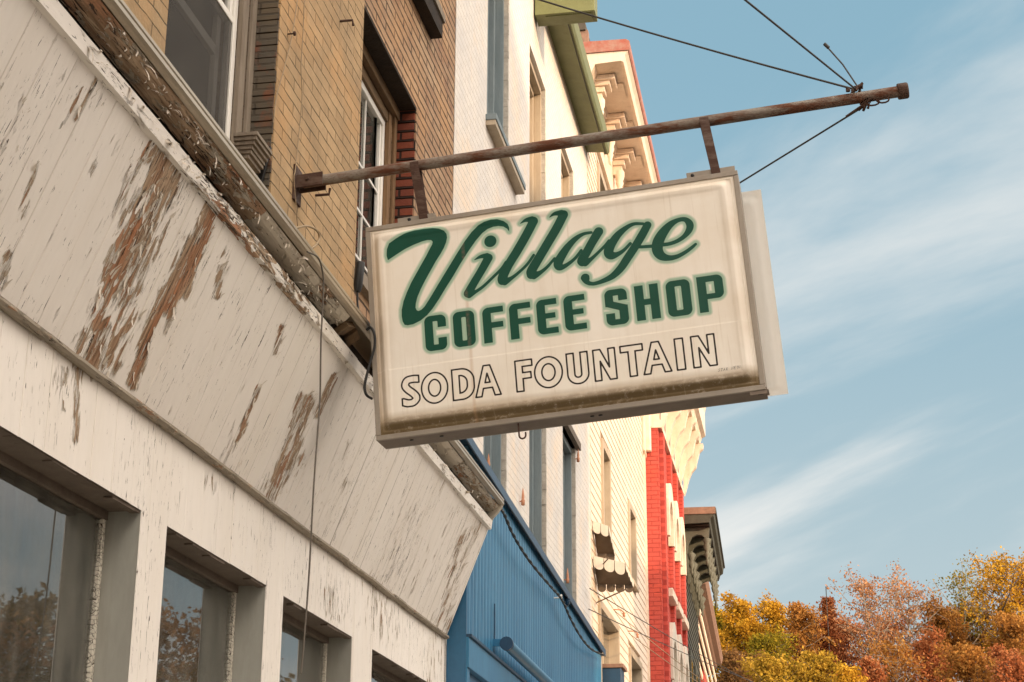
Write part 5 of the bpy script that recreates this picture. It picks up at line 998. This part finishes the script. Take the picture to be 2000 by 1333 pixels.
def tree(name, base, h, wd, leaf, bark, nleaf, seed, label, dense=1.0, shape='round', group='autumn trees on the hillside', ls=.105, crown0=.25):
    r = np.random.default_rng(seed); base = np.array(base, float); rr = random.Random(seed)
    tr = thing(name, tuple(base), label, 'tree', group); mb = MB(); tips = []
    # trunk
    ntr = 9; lean = r.normal(0, .03, 2); tp = [base+np.array([lean[0]*h*t*t+.1*math.sin(3*t+seed), lean[1]*h*t, h*.93*t]) for t in np.linspace(0, 1, ntr)]
    r0 = .035*h*.5; mb.tube(tp, [max(.02, r0*(1-t)**1.1) for t in np.linspace(0, 1, ntr)], 6)
    def width(t):   # crown half width at height fraction
        if shape == 'cone': return wd/2*max(0, 1-t)**.8*min(1, t*5+.3)
        if shape == 'vase': return wd/2*(.25+.75*math.sin(math.pi*min(1, t*.62+.2)))*(1 if t < .85 else 1-(t-.85)*3)
        return wd/2*math.sqrt(max(0, 1-((t-.42)/.6)**2))
    nl = int(26 if shape != 'cone' else 40)
    for i in range(nl):
        t = (i+rr.random())/nl; hz = h*(crown0+(.95-crown0)*t)
        k = min(ntr-2, int(hz/(h*.93)*(ntr-1))); f = hz/(h*.93)*(ntr-1)-k; p = tp[k]*(1-f)+tp[min(k+1, ntr-1)]*f if f <= 1 else tp[-1]
        a = i*2.4+rr.uniform(-.5, .5); L = width(t)*rr.choice([rr.uniform(.45, .8), rr.uniform(.8, 1.25)])
        up_ = {'round': .5, 'cone': .15, 'vase': .9}[shape]*L*rr.uniform(.6, 1.3)+.2
        q1 = p+np.array([math.cos(a)*L*.5, math.sin(a)*L*.5, up_*.35]); q2 = p+np.array([math.cos(a)*L, math.sin(a)*L, up_])
        br = max(.03, r0*.5*(1-t*.6)); mb.tube([p, q1, q2], [br, br*.6, br*.25], 4, False)
        for j in range(7):
            s = .25+.75*rr.random(); st = p*(1-s)+q1*s if s < .5 else q1*(1-(s-.5)*2)+q2*((s-.5)*2); dv = np.array([rr.gauss(0, 1), rr.gauss(0, 1), rr.gauss(.35, .8)]); dv /= np.linalg.norm(dv); e = st+dv*(L*rr.uniform(.22, .55)+.1)
            mb.tube([st, (st+e)/2+np.array([0, 0, .05]), e], [br*.45, br*.33, .016], 3, False); tips += [e, (st+e)/2, st*.3+e*.7]
        tips += [q2, q1*.4+q2*.6]
    tips.append(tp[-1])
    mb.build('trunk', bark, tr)
    T = np.array(tips); n = nleaf; idx = r.integers(0, len(T), n); clr = r.random(len(T)); cs = .034*wd+.10
    C = T[idx]+r.normal(0, 1, (n, 3))*np.array([cs, cs, cs*.72])
    a = r.normal(0, 1, (n, 3)); a /= np.linalg.norm(a, axis=1, keepdims=True); b = np.cross(a, r.normal(0, 1, (n, 3))); b /= np.linalg.norm(b, axis=1, keepdims=True); sz = ls*r.uniform(.5, 1.25, (n, 1))
    V = np.stack([C-a*sz, C+b*sz*.6, C+a*sz, C-b*sz*.6], 1).reshape(-1, 3); F = np.arange(4*n).reshape(-1, 4)
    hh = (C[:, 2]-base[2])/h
    rn = np.clip(.62*clr[idx]+.22*r.random(n)+.26*hh-.04, 0, 1); arr(V, F, 'crown', leaf, tr, dict(leaf_tone=np.repeat(rn, 4)), smooth=False)  # tone varies by clump and leaf, lighter towards the crown top
    return tr
def ht(px, ptop, y, wpx, leaf, bark, nl, seed, label, **k):
    top = ay(px, ptop, y); x = float(top[0]); zb = float(hillz(x, y))-.2; sc_ = np.linalg.norm(top-CAM)/FPX
    tree(k.pop('name', 'autumn_tree'), (x, y, zb), float(top[2])-zb, wpx*sc_, leaf, bark, nl, seed, label, **k)
B1, B2 = M_['bark'], M_['barkp']
TR = [(1450, 1172, 118, 130, 'gold', B1, 11000, 'round', 'dense golden tree at the left end of the wooded hill, next to the buildings', .15),
 (1408, 1192, 122, 80, 'olive', B1, 6500, 'round', 'olive green tree half hidden behind the farthest building', .15),
 (1506, 1176, 122, 100, 'gold', B1, 8000, 'round', 'golden tree just right of the leftmost golden crown', .2),
 (1556, 1182, 116, 84, 'orange', B2, 5200, 'round', 'orange gold tree with a pale forked trunk left of the spire shaped tree', .25),
 (1612, 1160, 118, 74, 'rust', B1, 6200, 'cone', 'narrow russet spire shaped tree with a bare leader at the top', .1),
 (1690, 1134, 116, 128, 'pink', B2, 4200, 'vase', 'tall thin leaved pinkish tree right of the spire shaped tree', .3),
 (1764, 1150, 118, 118, 'pink', B2, 2600, 'vase', 'half bare pale branched tree in the middle of the hill', .3),
 (1836, 1186, 120, 120, 'orange', B1, 7200, 'round', 'bushy orange tree left of the tallest tree', .2),
 (1868, 1120, 124, 110, 'olive', B2, 1500, 'vase', 'tall almost bare tree behind the bushy orange one', .35),
 (1948, 1086, 116, 150, 'gold', B1, 8200, 'vase', 'tallest golden orange tree near the right edge of the photo', .2),
 (2010, 1120, 120, 130, 'orange', B1, 6500, 'round', 'orange tree cut by the right edge of the photo', .2),
 (1640, 1215, 126, 100, 'rust', B1, 6500, 'round', 'dark russet tree filling the gap right of the spire', .1),
 (1580, 1215, 126, 110, 'brown', B1, 7000, 'round', 'brown leaved tree behind the pale forked trunk', .1),
 (1725, 1215, 128, 120, 'rust', B1, 4200, 'round', 'russet tree low behind the pinkish tree', .1),
 (1900, 1190, 126, 140, 'brown', B1, 8200, 'round', 'brown tree beneath the tallest golden tree', .1),
 (1970, 1205, 112, 120, 'orange', B1, 7500, 'round', 'deep orange tree low at the right edge', .1),
 (1515, 1284, 96, 130, 'lemon', B1, 8500, 'round', 'bright yellow green tree in front at the foot of the hill, left one', .05),
 (1590, 1278, 97, 110, 'lemon', B1, 8000, 'round', 'bright yellow green tree in front at the foot of the hill, middle one', .05),
 (1655, 1302, 95, 80, 'gold', B1, 5000, 'round', 'low golden bushy tree at the bottom edge right of the yellow ones', .05),
 (1440, 1275, 104, 110, 'brown', B1, 6500, 'round', 'scrubby brown tree low beside the farthest building', .05),
 (1495, 1245, 112, 120, 'olive', B1, 7000, 'round', 'dark olive tree under the golden crowns', .05),
 (1745, 1262, 104, 110, 'orange', B2, 3600, 'vase', 'thin orange tree low in the middle of the hill', .2),
 (1820, 1255, 106, 120, 'rust', B1, 7500, 'round', 'red brown tree low right of the middle', .1),
 (1895, 1262, 100, 120, 'orange', B1, 7500, 'round', 'orange tree low below the tallest one', .1),
 (1700, 1290, 100, 90, 'rust', B1, 4500, 'round', 'small russet tree at the bottom edge of the hill', .1),
 (1985, 1280, 98, 110, 'rust', B1, 7000, 'round', 'russet tree in the bottom right corner of the photo', .1)]
for i, (px, pt, y, wp, lf, bk, nl, shp, lb, c0) in enumerate(TR):
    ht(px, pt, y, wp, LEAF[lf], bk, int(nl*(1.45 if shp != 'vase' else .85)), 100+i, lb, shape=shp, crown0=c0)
mp_ = ay(1613, 1146, 117); tag(MB().tube([(mp_[0], 117, 14), tuple(mp_)], .035, 6).build('thin_mast', M_['wire']), 'thin dark mast rising just above the spire shaped tree', 'mast')
for i, (x, y, h, wd, lf) in enumerate(((39, 56, 15.5, 10, 'brown'), (41, 66, 17.5, 11, 'dull'), (39, 77, 16.5, 11, 'brown'), (42, 90, 19, 12, 'dull'), (40, 104, 20, 13, 'brown'), (39, 119, 20, 13, 'dull'))):
    tree('street_tree', (x, y, -.1), h, wd, LEAF[lf], B1, 7000, 300+i, ['nearest brown tree', 'broad dull green tree', 'third brown tree', 'tall dull green tree', 'tall brown tree', 'farthest dull green tree'][i]+' across the street, seen only in the shop glass', group='trees across the street', ls=.24)
